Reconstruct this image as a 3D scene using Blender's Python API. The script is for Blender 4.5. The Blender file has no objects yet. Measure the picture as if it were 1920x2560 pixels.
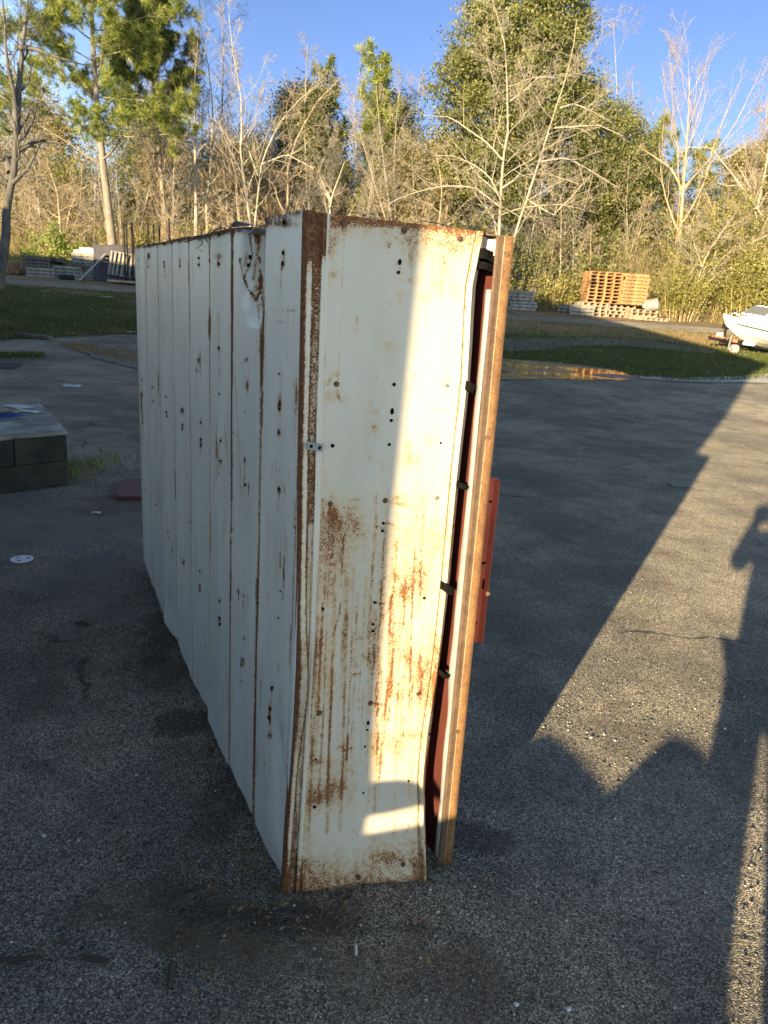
import bpy, math, random
import numpy as np
from mathutils import Vector, Matrix, Quaternion, Euler

scene = bpy.context.scene
COL = scene.collection
R_ = math.radians

# ------------------------------------------------------------------ camera, sky, sun, exposure
F_PX = 1830.0                       # focal length in pixels of the 1920x2560 photograph
EYE = 1.60                          # height of the hand-held camera
_Z = np.array([430.0, 6192.0, F_PX]); _Z /= np.linalg.norm(_Z)
_look = np.array([0, 0, -1.0])
_Y = _look - (_look @ _Z) * _Z; _Y /= np.linalg.norm(_Y)
_X = np.cross(_Y, _Z)
CAM = np.array([_X, _Y, _Z])        # camera axes to world
EYEP = np.array([0, 0, EYE])

cam_d = bpy.data.cameras.new('camera')
cam = bpy.data.objects.new('camera', cam_d); COL.objects.link(cam)
cam.matrix_world = Matrix(((*CAM[0], 0), (*CAM[1], 0), (*CAM[2], EYE), (0, 0, 0, 1)))
cam_d.sensor_fit = 'VERTICAL'; cam_d.sensor_height = 36.0; cam_d.sensor_width = 27.0
cam_d.lens = F_PX / 2560 * 36
cam_d.clip_start = 0.05; cam_d.clip_end = 2000
cam_d.dof.use_dof = True; cam_d.dof.focus_distance = 1.85; cam_d.dof.aperture_fstop = 13
scene.camera = cam

SUN_AZ, SUN_EL = 207.6, 12.5
world = bpy.data.worlds.new('World'); scene.world = world
world.use_nodes = True
wn = world.node_tree.nodes; wl = world.node_tree.links
sky = wn.new('ShaderNodeTexSky'); sky.sky_type = 'NISHITA'; sky.sun_disc = False
sky.sun_elevation = R_(SUN_EL); sky.sun_rotation = R_(SUN_AZ)
sky.air_density = 1.0; sky.dust_density = 0.0; sky.ozone_density = 3.0
# added sky tint: dimmed ahead and overhead, low band brightened to fill shaded sides
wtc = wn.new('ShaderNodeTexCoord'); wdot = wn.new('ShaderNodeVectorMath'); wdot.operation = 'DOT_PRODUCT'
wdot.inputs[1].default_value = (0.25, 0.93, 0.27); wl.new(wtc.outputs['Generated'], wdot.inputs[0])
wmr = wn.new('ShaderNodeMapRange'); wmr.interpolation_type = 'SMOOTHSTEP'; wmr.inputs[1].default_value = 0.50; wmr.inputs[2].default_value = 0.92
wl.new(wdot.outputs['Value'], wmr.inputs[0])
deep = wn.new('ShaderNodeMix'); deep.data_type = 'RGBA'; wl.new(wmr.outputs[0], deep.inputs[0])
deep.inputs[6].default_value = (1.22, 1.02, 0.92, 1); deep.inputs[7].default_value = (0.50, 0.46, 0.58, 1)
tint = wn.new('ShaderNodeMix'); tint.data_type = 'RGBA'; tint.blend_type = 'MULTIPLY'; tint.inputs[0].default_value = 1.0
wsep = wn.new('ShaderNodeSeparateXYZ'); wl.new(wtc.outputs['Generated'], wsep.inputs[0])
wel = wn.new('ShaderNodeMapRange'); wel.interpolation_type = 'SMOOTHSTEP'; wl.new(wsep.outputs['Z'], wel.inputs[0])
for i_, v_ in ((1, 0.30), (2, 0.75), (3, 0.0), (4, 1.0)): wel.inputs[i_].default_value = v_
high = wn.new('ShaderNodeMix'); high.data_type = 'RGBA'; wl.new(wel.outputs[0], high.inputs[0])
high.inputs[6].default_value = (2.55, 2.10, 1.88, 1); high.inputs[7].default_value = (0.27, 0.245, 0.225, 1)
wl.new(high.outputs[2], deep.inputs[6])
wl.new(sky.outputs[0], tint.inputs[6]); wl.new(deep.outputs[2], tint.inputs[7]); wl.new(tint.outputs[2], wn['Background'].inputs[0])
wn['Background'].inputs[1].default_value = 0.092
sd = bpy.data.lights.new('sun', 'SUN'); sd.energy = 5.0; sd.angle = R_(0.53); sd.color = (1.0, 0.79, 0.47)
so = bpy.data.objects.new('sun', sd); COL.objects.link(so)
SUN = Vector((math.sin(R_(SUN_AZ)) * math.cos(R_(SUN_EL)), math.cos(R_(SUN_AZ)) * math.cos(R_(SUN_EL)), math.sin(R_(SUN_EL))))
so.rotation_euler = SUN.to_track_quat('Z', 'Y').to_euler(); so.location = (-20, -40, 20)
scene.view_settings.view_transform = 'Standard'; scene.view_settings.look = 'None'
scene.view_settings.gamma = 1.0; scene.view_settings.use_curve_mapping = False
scene.view_settings.exposure = 1.92
try:
    scene.cycles.max_bounces = 6; scene.cycles.transparent_max_bounces = 8
    scene.cycles.use_adaptive_sampling = True
    scene.cycles.use_denoising = True
except Exception:
    pass

# ------------------------------------------------------------------ measuring helpers
def ray(px, py):
    v = CAM @ np.array([px - 960.0, 1280.0 - py, -F_PX]); return v / np.linalg.norm(v)
def gh(px, py, z=0.0):
    r = ray(px, py); return EYEP + r * ((z - EYE) / r[2])
def at(px, py, Y):
    r = ray(px, py); return EYEP + r * (Y / r[1])
def edge_y(X):                      # where the asphalt lot meets the grass
    return float(np.interp(X, [-40, -8.5, -8.02, -7.46, -6.58, -4, 2.2, 2.7, 4.5, 5.1, 5.44, 5.72, 6.5, 7.7, 9.1, 13, 40], [15, 16, 16.8, 17.65, 18.8, 19.3, 19.25, 19.0, 18.85, 18.4, 17.95, 17.1, 17.0, 17.5, 18.5, 20, 21]))
def lot_z(Y): return 0.045 * max(0.0, Y - 13.0)
def terrain(X, Y):
    yb = edge_y(X)
    if Y <= yb: return lot_z(Y)
    t = min(1.0, (Y - yb) / (29.0 - yb))
    z0 = lot_z(yb); z = z0 + (1.06 - z0) * (0.75 * t + 0.25 * t * t * (3 - 2 * t))
    if Y > 29: z += 0.060 * min(Y - 29, 4.5) + 0.016 * max(0, min(Y - 33.5, 11)) + 0.012 * max(0, Y - 44)
    return z
def th(px, py):
    r = ray(px, py); t = 3.0
    while t < 150:
        p = EYEP + r * t
        if p[2] <= terrain(p[0], p[1]): return p
        t += 0.05
    return EYEP + r * 60

P0 = gh(708, 2246)
_v = ray(40, 676); D1 = np.array([_v[0], _v[1], 0]); D1 /= np.linalg.norm(D1)
D2 = np.array([D1[1], -D1[0], 0])
def phit(px, py, p, n):
    r = ray(px, py); return EYEP + r * (((p - EYEP) @ n) / (r @ n))
def long_sz(px, py):
    q = phit(px, py, P0, D2); return (q - P0) @ D1, q[2]
def end_sz(px, py):
    q = phit(px, py, P0, D1); return (q - P0) @ D2, q[2]

# ------------------------------------------------------------------ mesh helpers
class MB:
    def __init__(s): s.v = []; s.f = []; s.m = []; s.n = 0; s.big = []
    def add(s, vs, fs, mi=0):
        b = s.n
        s.v.extend([tuple(map(float, q)) for q in vs]); s.n += len(vs)
        s.f.extend([tuple(b + i for i in f) for f in fs]); s.m.extend([mi] * len(fs)); return s
    def boxo(s, o, ax, ay, az, mi=0):
        o, ax, ay, az = map(lambda q: np.array(q, float), (o, ax, ay, az))
        vs = [o, o + ax, o + ax + ay, o + ay, o + az, o + ax + az, o + ax + ay + az, o + ay + az]
        fs = [(0, 3, 2, 1), (4, 5, 6, 7), (0, 1, 5, 4), (1, 2, 6, 5), (2, 3, 7, 6), (3, 0, 4, 7)]
        if np.dot(np.cross(ax, ay), az) < 0: fs = [f[::-1] for f in fs]
        return s.add(vs, fs, mi)
    def box(s, c, size, rz=0, mi=0, rot=None):
        M = (Euler(rot).to_matrix() if rot else Matrix.Rotation(rz, 3, 'Z'))
        ax, ay, az = [np.array(M.col[i]) * size[i] for i in range(3)]
        o = np.array(c, float) - (ax + ay + az) / 2
        return s.boxo(o, ax, ay, az, mi)
    def tube(s, pts, rad, k=6, mi=0, cap=True):
        v, f = tube_arrays(np.array(pts, float), np.array(rad, float) * np.ones(len(pts)), k)
        f = [tuple(q) for q in f]
        if cap:
            f.append(tuple(range(k))[::-1]); n = len(v); f.append(tuple(range(n - k, n)))
        return s.add(v, f, mi)
    def prism(s, poly, ax, ay, az, o, mi=0):
        o, ax, ay, az = map(lambda q: np.array(q, float), (o, ax, ay, az)); n = len(poly)
        a = [o + ax * p[0] + ay * p[1] for p in poly]; b = [q + az for q in a]
        fs = [tuple(range(n))[::-1], tuple(range(n, 2 * n))] + [(i, (i + 1) % n, n + (i + 1) % n, n + i) for i in range(n)]
        return s.add(a + b, fs, mi)
    def disc(s, c, nrm, r, k=12, mi=0, h=0.002, ry=1.0, up=(0, 0, 1)):
        n = np.array(nrm, float); n /= np.linalg.norm(n); u = np.array(up, float); u = u - (u @ n) * n
        u /= np.linalg.norm(u); w = np.cross(u, n)
        poly = [(r * math.cos(a), r * ry * math.sin(a)) for a in np.linspace(0, 2 * math.pi, k, endpoint=False)]
        return s.prism(poly, w, u, n * h, c, mi)
    def build(s, name, mats, parent=None, loc=None, smooth=False, attrs=None, bevel=0):
        base = np.zeros(3)
        if parent is not None:
            q = parent
            while q is not None: base += np.array(q.location); q = q.parent
        if loc is not None: base = base + np.array(loc)
        me = bpy.data.meshes.new(name)
        v = np.array(s.v, float) - base
        me.from_pydata(v.tolist(), [], s.f)
        for m in (mats if isinstance(mats, (list, tuple)) else [mats]): me.materials.append(m)
        me.polygons.foreach_set('material_index', s.m)
        if smooth: me.polygons.foreach_set('use_smooth', [True] * len(s.f))
        me.update()
        o = bpy.data.objects.new(name, me); COL.objects.link(o)
        if loc is not None: o.location = loc
        if parent is not None: o.parent = parent
        for k, a in (attrs or {}).items():
            at_ = me.attributes.new(k, 'FLOAT', 'POINT'); at_.data.foreach_set('value', np.array(a, np.float32))
        if bevel:
            bm_ = o.modifiers.new('bevel', 'BEVEL'); bm_.width = bevel; bm_.segments = 2; bm_.limit_method = 'ANGLE'
        return o

def tube_arrays(pts, rad, k):
    n = len(pts)
    t = np.gradient(pts, axis=0); t /= (np.linalg.norm(t, axis=1, keepdims=True) + 1e-9)
    mt = pts[-1] - pts[0]; ref = np.array([1.0, 0.13, 0.07]) if abs(mt[2]) > np.hypot(mt[0], mt[1]) else np.array([0.05, 0.1, 1.0])
    u = ref - (t @ ref)[:, None] * t; u /= (np.linalg.norm(u, axis=1, keepdims=True) + 1e-9)
    w = np.cross(t, u)
    a = np.linspace(0, 2 * math.pi, k, endpoint=False)
    v = pts[:, None, :] + rad[:, None, None] * (np.cos(a)[None, :, None] * u[:, None, :] + np.sin(a)[None, :, None] * w[:, None, :])
    i = np.arange(n - 1)[:, None] * k; j = np.arange(k)[None, :]; j2 = (j + 1) % k
    f = np.stack([i + j, i + j2, i + k + j2, i + k + j], -1).reshape(-1, 4)
    return v.reshape(-1, 3), f

def fast_mesh(name, v, f, mats, parent=None, loc=None, attrs=None, smooth=False, mi=None):
    """v (n,3) world, f (m,k) with one k; quick mesh for foliage and branches"""
    base = np.zeros(3)
    if parent is not None: base += np.array(parent.location)
    if loc is not None: base = base + np.array(loc)
    v = np.asarray(v, np.float32) - base.astype(np.float32); f = np.asarray(f, np.int32); m, k = f.shape
    me = bpy.data.meshes.new(name)
    me.vertices.add(len(v)); me.vertices.foreach_set('co', v.ravel())
    me.loops.add(m * k); me.loops.foreach_set('vertex_index', f.ravel())
    me.polygons.add(m); me.polygons.foreach_set('loop_start', np.arange(0, m * k, k, dtype=np.int32))
    try: me.polygons.foreach_set('loop_total', np.full(m, k, np.int32))
    except Exception: pass
    for q in (mats if isinstance(mats, (list, tuple)) else [mats]): me.materials.append(q)
    if mi is not None: me.polygons.foreach_set('material_index', np.asarray(mi, np.int32))
    if smooth: me.polygons.foreach_set('use_smooth', np.ones(m, bool))
    me.update(calc_edges=True); me.validate()
    for kk, a in (attrs or {}).items():
        q = me.attributes.new(kk, 'FLOAT', 'POINT'); q.data.foreach_set('value', np.asarray(a, np.float32))
    o = bpy.data.objects.new(name, me); COL.objects.link(o)
    if loc is not None: o.location = loc
    if parent is not None: o.parent = parent
    return o

def thing(name, label, cat, loc=(0, 0, 0), group=None, rz=0):
    o = bpy.data.objects.new(name, None); COL.objects.link(o)
    o.empty_display_size = 0.2; o.location = [float(q) for q in loc]; o.rotation_euler = (0, 0, rz)
    o['label'] = label; o['category'] = cat
    if group: o['group'] = group
    return o
def tag(o, label=None, cat=None, group=None, kind=None):
    if label: o['label'] = label
    if cat: o['category'] = cat
    if group: o['group'] = group
    if kind: o['kind'] = kind
    return o

# ------------------------------------------------------------------ material helpers
class Mat:
    def __init__(s, name, rough=0.6, metallic=0.0, spec=0.4):
        s.m = bpy.data.materials.new(name); s.m.use_nodes = True
        s.nt = s.m.node_tree; s.p = s.nt.nodes['Principled BSDF']
        s.p.inputs['Roughness'].default_value = rough; s.p.inputs['Metallic'].default_value = metallic
        s.p.inputs['Specular IOR Level'].default_value = spec
        s.tc = s.nt.nodes.new('ShaderNodeTexCoord')
    def n(s, t, **kw):
        q = s.nt.nodes.new(t)
        for k, v in kw.items(): setattr(q, k, v)
        return q
    def L(s, a, b): s.nt.links.new(a, b)
    def val(s, x, sock):
        if hasattr(x, 'is_output'): s.L(x, sock)
        elif isinstance(x, (tuple, list)): sock.default_value = (*x, 1) if len(x) == 3 and len(sock.default_value) == 4 else x
        else: sock.default_value = x
    def coord(s, scale=(1, 1, 1), src='Object'):
        mp = s.n('ShaderNodeMapping'); mp.inputs['Scale'].default_value = scale
        s.L(s.tc.outputs[src], mp.inputs[0]); return mp.outputs[0]
    def noise(s, scale, detail=4, rough=0.55, vec=None, dist=0.0, out=0):
        q = s.n('ShaderNodeTexNoise'); q.inputs['Scale'].default_value = scale; q.inputs['Detail'].default_value = detail
        q.inputs['Roughness'].default_value = rough; q.inputs['Distortion'].default_value = dist
        s.L(vec if vec is not None else s.tc.outputs['Object'], q.inputs['Vector']); return q.outputs[out]
    def voro(s, scale, vec=None, feature='F1', rnd=1.0):
        q = s.n('ShaderNodeTexVoronoi', feature=feature); q.inputs['Scale'].default_value = scale
        q.inputs['Randomness'].default_value = rnd
        s.L(vec if vec is not None else s.tc.outputs['Object'], q.inputs['Vector']); return q
    def attr(s, name):
        q = s.n('ShaderNodeAttribute'); q.attribute_name = name; return q.outputs['Fac']
    def math(s, op, a, b=0.0, c=None, clamp=False):
        q = s.n('ShaderNodeMath', operation=op, use_clamp=clamp); s.val(a, q.inputs[0]); s.val(b, q.inputs[1])
        if c is not None: s.val(c, q.inputs[2])
        return q.outputs[0]
    def mr(s, x, a, b, c=0.0, d=1.0, smooth=True):
        q = s.n('ShaderNodeMapRange'); q.interpolation_type = 'SMOOTHSTEP' if smooth else 'LINEAR'
        for i, t in enumerate((x, a, b, c, d)): s.val(t, q.inputs[i])
        return q.outputs[0]
    def mix(s, f, a, b, mode='MIX'):
        q = s.n('ShaderNodeMix', data_type='RGBA', blend_type=mode)
        s.val(f, q.inputs[0]); s.val(a, q.inputs[6]); s.val(b, q.inputs[7]); return q.outputs[2]
    def ramp(s, x, stops):
        q = s.n('ShaderNodeValToRGB'); e = q.color_ramp.elements
        while len(e) < len(stops): e.new(0.5)
        for i, (p, c) in enumerate(stops): e[i].position = p; e[i].color = (*c, 1) if len(c) == 3 else c
        s.L(x, q.inputs[0]); return q.outputs[0]
    def color(s, c): s.val(c, s.p.inputs['Base Color']); return s
    def rough(s, x): s.val(x, s.p.inputs['Roughness']); return s
    def bump(s, h, strength=0.5, dist=0.01):
        q = s.n('ShaderNodeBump'); q.inputs['Strength'].default_value = strength; q.inputs['Distance'].default_value = dist
        s.L(h, q.inputs['Height']); s.L(q.outputs[0], s.p.inputs['Normal']); return s
    def translucent(s, c, f):
        t = s.n('ShaderNodeBsdfTranslucent'); s.val(c, t.inputs[0]); x = s.n('ShaderNodeMixShader'); x.inputs[0].default_value = f
        s.L(s.p.outputs[0], x.inputs[1]); s.L(t.outputs[0], x.inputs[2])
        s.L(x.outputs[0], s.nt.nodes['Material Output'].inputs['Surface']); return s

def simple(name, c, rough=0.7, metallic=0.0, var=0.25, scale=12.0, bump=0.15, bd=0.004, c2=None, spec=0.4):
    m = Mat(name, rough, metallic, spec)
    nz = m.noise(scale, 6, 0.65)
    dark = tuple(x * (1 - var) for x in c) if c2 is None else c2
    lite = tuple(min(1, x * (1 + var)) for x in c)
    m.color(m.ramp(nz, [(0.3, dark), (0.7, lite)]))
    if bump: m.bump(m.noise(scale * 4, 5, 0.6), bump, bd)
    return m.m

def rusty(name, paint, paint2, base=0.0, orange=1.0, stain=0.35, rough=0.42, dark=1.0):
    """painted sheet metal; the vertex value 'rust' says how rusty each spot is"""
    m = Mat(name, rough)
    d = m.math('ADD', m.attr('rust'), base)
    fine = m.noise(270, 3, 0.7); mid = m.noise(70, 6, 0.75)
    st = m.noise(60, 4, 0.65, vec=m.coord((1, 1, 0.07)))
    comb = m.math('ADD', m.math('MULTIPLY', fine, 0.58), m.math('MULTIPLY', mid, 0.28))
    comb = m.math('ADD', comb, m.math('MULTIPLY', st, 0.12))
    thr = m.mr(d, 0.0, 1.0, 0.69, 0.37, smooth=False)
    rust = m.mr(comb, m.math('SUBTRACT', thr, 0.015), m.math('ADD', thr, 0.04))
    halo = m.mr(m.math('ADD', m.math('MULTIPLY', mid, 0.7), m.math('MULTIPLY', st, 0.3)), m.math('SUBTRACT', thr, 0.22), m.math('ADD', thr, 0.06))
    dirt = m.noise(3.0, 5, 0.6, vec=m.coord((1.2, 1.2, 0.35)))
    base_c = m.mix(m.mr(dirt, 0.35, 0.7), paint, paint2)
    base_c = m.mix(m.math('MULTIPLY', m.mr(m.noise(18, 4, 0.7, vec=m.coord((1, 1, 0.05))), 0.5, 0.8), 0.16), base_c, (0.36, 0.31, 0.2))
    base_c = m.mix(m.math('MULTIPLY', m.math('MULTIPLY', halo, m.mr(d, 0.14, 0.42)), stain), base_c, (0.47, 0.29, 0.10))
    rc = m.ramp(m.noise(95, 5, 0.7), [(0.3, (0.075 * dark, 0.027 * dark, 0.013 * dark)), (0.5, (0.19 * dark, 0.070 * dark, 0.022 * dark)), (0.72, (0.36 * orange, 0.155 * orange, 0.042))])
    m.color(m.mix(rust, base_c, rc))
    m.rough(m.math('ADD', m.math('MULTIPLY', rust, 0.45), m.math('ADD', rough, m.math('MULTIPLY', dirt, 0.12))))
    h = m.math('ADD', m.math('MULTIPLY', rust, m.math('ADD', fine, 0.2)), m.math('MULTIPLY', m.noise(6, 3), 1.5))
    m.bump(h, 0.35, 0.004)
    return m.m

def proj(V):
    v = (np.asarray(V, float) - EYEP) @ CAM
    return 960 - F_PX * v[:, 0] / v[:, 2], 1280 + F_PX * v[:, 1] / v[:, 2]
def blobs(px, py, L):
    d = np.zeros(len(px))
    for x, y, rx, ry, a in L: d += 0.72 * a * np.exp(-((px - x) / rx) ** 2 - ((py - y) / ry) ** 2) + 0.30 * a * np.exp(-((px - x) / (2.1 * rx)) ** 2 - ((py - y) / (2.4 * ry)) ** 2)
    return d
def streaks(px, py, L):
    d = np.zeros(len(px))
    for pts, w, a in L:
        w = w * 0.8
        best = np.full(len(px), 1e9)
        for (x0, y0), (x1, y1) in zip(pts[:-1], pts[1:]):
            L2 = (x1 - x0) ** 2 + (y1 - y0) ** 2 + 1e-9
            t = np.clip(((px - x0) * (x1 - x0) + (py - y0) * (y1 - y0)) / L2, 0, 1)
            best = np.minimum(best, np.hypot(px - x0 - t * (x1 - x0), py - y0 - t * (y1 - y0)))
        d += a * np.exp(-(best / w) ** 2)
    return d
def vnoise(x, y, seed=0, oct=4):
    """cheap smooth value noise, arrays in, roughly -1..1 out"""
    rs = np.random.RandomState(seed); out = np.zeros(np.shape(x)); a = 1.0; tot = 0
    for o in range(oct):
        g = rs.rand(64, 64) * 2 - 1; xx = x * 2 ** o + 17.3 * o; yy = y * 2 ** o + 5.1 * o
        xi = np.floor(xx).astype(int); yi = np.floor(yy).astype(int); fx = xx - xi; fy = yy - yi
        fx = fx * fx * (3 - 2 * fx); fy = fy * fy * (3 - 2 * fy)
        q = lambda i, j: g[(xi + i) % 64, (yi + j) % 64]
        out += a * ((q(0, 0) * (1 - fx) + q(1, 0) * fx) * (1 - fy) + (q(0, 1) * (1 - fx) + q(1, 1) * fx) * fy)
        tot += a; a *= 0.5
    return out / tot
def grid_faces(nu, nv):
    i, j = np.meshgrid(np.arange(nu - 1), np.arange(nv - 1), indexing='ij')
    a = i * nv + j
    return np.stack([a, a + nv, a + nv + 1, a + 1], -1).reshape(-1, 4)

# ------------------------------------------------------------------ the metal cabinet
WHITE = rusty('weathered_white_paint', (0.56, 0.575, 0.54), (0.42, 0.44, 0.425), stain=0.5, orange=0.5, dark=0.6)
CREAM = rusty('rust_speckled_white_paint', (0.52, 0.475, 0.39), (0.445, 0.405, 0.325), base=0.13, stain=0.65, orange=0.75)
def speckled(name, a, b_, c):
    m = Mat(name, 0.7, 0, 0.3); x = m.math('ADD', m.math('MULTIPLY', m.noise(260, 3, .7), .5), m.math('MULTIPLY', m.noise(22, 5, .7, vec=m.coord((1, 1, .6))), .5))
    m.color(m.ramp(x, [(0.36, a), (0.5, b_), (0.64, c)])); m.bump(m.noise(300, 3), .3, .002); return m.m
TRIMR = rusty('rusted_corner_paint', (0.55, 0.51, 0.43), (0.47, 0.43, 0.36), base=0.10, stain=0.6, orange=0.6, dark=0.62)
BROWN = speckled('brown_rusted_steel', (0.065, 0.033, 0.016), (0.145, 0.074, 0.031), (0.25, 0.132, 0.046))
DBROWN = speckled('dull_rusted_steel', (0.040, 0.024, 0.016), (0.085, 0.052, 0.032), (0.14, 0.085, 0.048))
GALV = simple('galvanised_steel', (0.24, 0.25, 0.25), 0.5, 0.3, 0.2, 9, 0.1)
RED = simple('red_oxide_paint', (0.48, 0.080, 0.036), 0.55, 0, 0.25, 7, 0.1)
BLACK = simple('flat_black', (0.006, 0.006, 0.006), 0.95, 0, 0.2, 20, 0, spec=0.05)  # also stands in for the unlit inside of holes and slots
BOLT = simple('rusty_bolt_steel', (0.13, 0.075, 0.045), 0.6, 0.5, 0.5, 120, 0.3)
ZINC = simple('zinc_bolt_steel', (0.33, 0.31, 0.27), 0.5, 0.7, 0.3, 120, 0.2)

cab = thing('metal_cabinet', 'tall white sheet-metal cabinet streaked with rust, standing on the asphalt in the foreground', 'metal cabinet', (P0[0], P0[1], 0))
OUT_L = -D2; OUT_E = -D1; UP = np.array([0, 0, 1.0])

def corner_shift(z):                 # the near corner bellies out towards the end
    return np.interp(z, [0, 0.25, 0.5, 0.72, 0.95, 1.3, 1.75], [-0.012, 0.005, 0.024, 0.036, 0.033, 0.010, -0.004])

seams = [0.0, 0.300, 0.598, 0.885, 1.205, 1.53, 1.868, 2.222, 2.56]
hole_px = [
 [(709, 632, 9), (708, 658, 9), (712, 556, 8), (698, 935, 4), (699, 1010, 5), (698, 1022, 5), (697, 1081, 5), (698, 1222, 8), (702, 1478, 4), (697, 1545, 5), (680, 1720, 8), (675, 1772, 8), (673, 1794, 8), (674, 1838, 5)],
 [(616, 642, 9), (612, 662, 8), (617, 898, 5), (618, 965, 5), (614, 1030, 4), (613, 1150, 7), (614, 1212, 7), (611, 1596, 7), (608, 1648, 7), (607, 1662, 7), (606, 1703, 4)],
 [(548, 585, 5), (547, 660, 7), (547, 870, 4), (548, 985, 4), (552, 1102, 6), (551, 1152, 5), (549, 1502, 7), (549, 1545, 7), (549, 1561, 7)],
 [(497, 592, 4), (497, 645, 5), (497, 663, 6), (496, 900, 4), (502, 1056, 6), (502, 1099, 6), (502, 1113, 6), (500, 1428, 6), (500, 1464, 6), (500, 1477, 6)],
 [(450, 603, 4), (450, 651, 5), (450, 665, 5), (456, 1025, 5), (456, 1061, 5), (456, 1073, 5), (458, 1408, 5)],
 [(411, 609, 4), (411, 655, 4), (411, 667, 5), (415, 992, 5), (416, 1030, 5), (417, 1041, 5), (422, 1330, 4), (422, 1345, 4)],
 [(372, 612, 3), (372, 640, 4), (372, 668, 4), (383, 968, 4), (384, 1003, 4), (390, 1262, 4)],
 [(347, 617, 3), (347, 650, 3), (347, 668, 3), (355, 950, 3), (355, 988, 3), (362, 1222, 3)]]
long_blobs = [(742, 990, 9, 45, 0.55), (640, 590, 12, 14, 0.4), (634, 735, 10, 16, 0.5),
  (548, 641, 12, 8, 0.6), (549, 930, 4, 18, 0.45), (618, 965, 4, 22, 0.55), (698, 1005, 5, 22, 0.5), (697, 1080, 4, 14, 0.5), (498, 900, 4, 20, 0.45), (372, 640, 4, 12, 0.6),
  (524, 800, 4, 14, 0.6), (523, 828, 3, 10, 0.7), (540, 1120, 4, 30, 0.45), (566, 1130, 5, 40, 0.3), (690, 1420, 6, 50, 0.25), (456, 1030, 6, 8, 0.5), (352, 1000, 5, 40, 0.35), (356, 1090, 4, 60, 0.35),
  (700, 560, 50, 8, 0.55), (620, 573, 30, 6, 0.5), (548, 581, 30, 6, 0.5), (500, 590, 25, 5, 0.45), (450, 599, 22, 5, 0.4), (410, 606, 20, 4, 0.4), (375, 612, 18, 4, 0.4), (680, 830, 4, 30, 0.2)]
long_streaks = [([(622, 566), (626, 600), (631, 640), (622, 668), (611, 690), (620, 722), (640, 750)], 2.6, 0.85), ([(598, 645), (603, 668), (610, 700), (616, 715)], 3.0, 0.75), ([(653, 690), (648, 730), (640, 752)], 3.5, 0.8), ([(640, 572), (645, 620), (640, 660), (632, 700)], 7, 0.62), ([(650, 690), (640, 720)], 6, 0.55), ([(604, 645), (598, 655)], 3, 0.6), ([(647, 760), (652, 860), (654, 960)], 3.5, 0.6), ([(578, 575), (578, 900), (580, 1250)], 2.5, 0.5), ([(648, 560), (652, 700), (657, 800)], 3, 0.5), ([(655, 700), (660, 780), (655, 900)], 4, 0.6), ([(692, 775), (720, 778), (742, 774)], 3, 0.55), ([(690, 800), (712, 808)], 3, 0.5), ([(704, 770), (720, 774)], 2, 0.5),
  ([(705, 660), (703, 690), (701, 720)], 3, 0.5), ([(602, 910), (612, 908)], 2, 0.5), ([(600, 938), (614, 942)], 2, 0.5), ([(586, 930), (592, 1010), (604, 1240)], 3, 0.42), ([(700, 1225), (694, 1275)], 2, 0.5), ([(708, 1205), (716, 1245)], 3, 0.5), ([(682, 1150), (680, 1190)], 3, 0.4),
  ([(590, 1475), (612, 1492), (618, 1496)], 3, 0.55), ([(610, 1420), (614, 1450), (622, 1462)], 2, 0.5), ([(708, 1420), (712, 1460), (706, 1510)], 2, 0.5), ([(716, 1580), (708, 1650)], 2, 0.35), ([(698, 1720), (697, 1775)], 2, 0.35), ([(675, 1800), (670, 1850)], 2, 0.45), ([(676, 1800), (680, 1845)], 2, 0.4), ([(680, 1725), (676, 1755)], 2, 0.4),
  ([(547, 1110), (543, 1180), (540, 1200)], 3, 0.45), ([(551, 1155), (548, 1190)], 2, 0.45), ([(502, 1113), (499, 1150)], 2, 0.4), ([(614, 1160), (610, 1200)], 2, 0.45), ([(635, 850), (633, 950)], 3, 0.3), ([(536, 670), (536, 760)], 2, 0.3), ([(520, 650), (545, 668)], 2, 0.4), ([(562, 1060), (566, 1120)], 2, 0.4), ([(575, 810), (566, 830)], 2, 0.35), ([(352, 980), (357, 1060)], 2, 0.5)]

_rd = random.Random(16)
for _ in range(230):                 # scuffs and thin vertical run marks on the long side
    k_ = _rd.choice([0, 0, 0, 1, 1, 2, 3, 4, 5, 6]); s_c = seams[k_] + _rd.uniform(.02, .98) * (seams[k_ + 1] - seams[k_]); zc = _rd.uniform(.25, 1.7)
    (x0, x1), (y0, y1) = proj(np.array([P0 + D1 * s_c + np.array([0, 0, zc]), P0 + D1 * s_c + np.array([0, 0, zc - _rd.uniform(.02, .16)])]))
    if _rd.random() < .3: x1 = x0 + _rd.uniform(-14, 14); y1 = y0 + _rd.uniform(-4, 10)
    long_streaks.append(([(x0, y0), (x1, y1)], _rd.uniform(1.4, 3.0), _rd.uniform(.25, .5)))
def panel_bottom(i, u):              # how far above the asphalt each panel's torn foot ends
    u = np.asarray(u)
    b = [0.004 + 0.02 * (u > 0.62) * (u - 0.62) / 0.4, 0.035 + 0.0 * u, 0.012 + 0.03 * u, 0.062 - 0.035 * u, 0.02 + 0.02 * u, 0.055 - 0.03 * u, 0.006 + 0.035 * u, 0.03 + 0.05 * u][i]
    return b + 0.006 * vnoise(u * 9, u * 0 + i * 3.1, 5)

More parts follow.
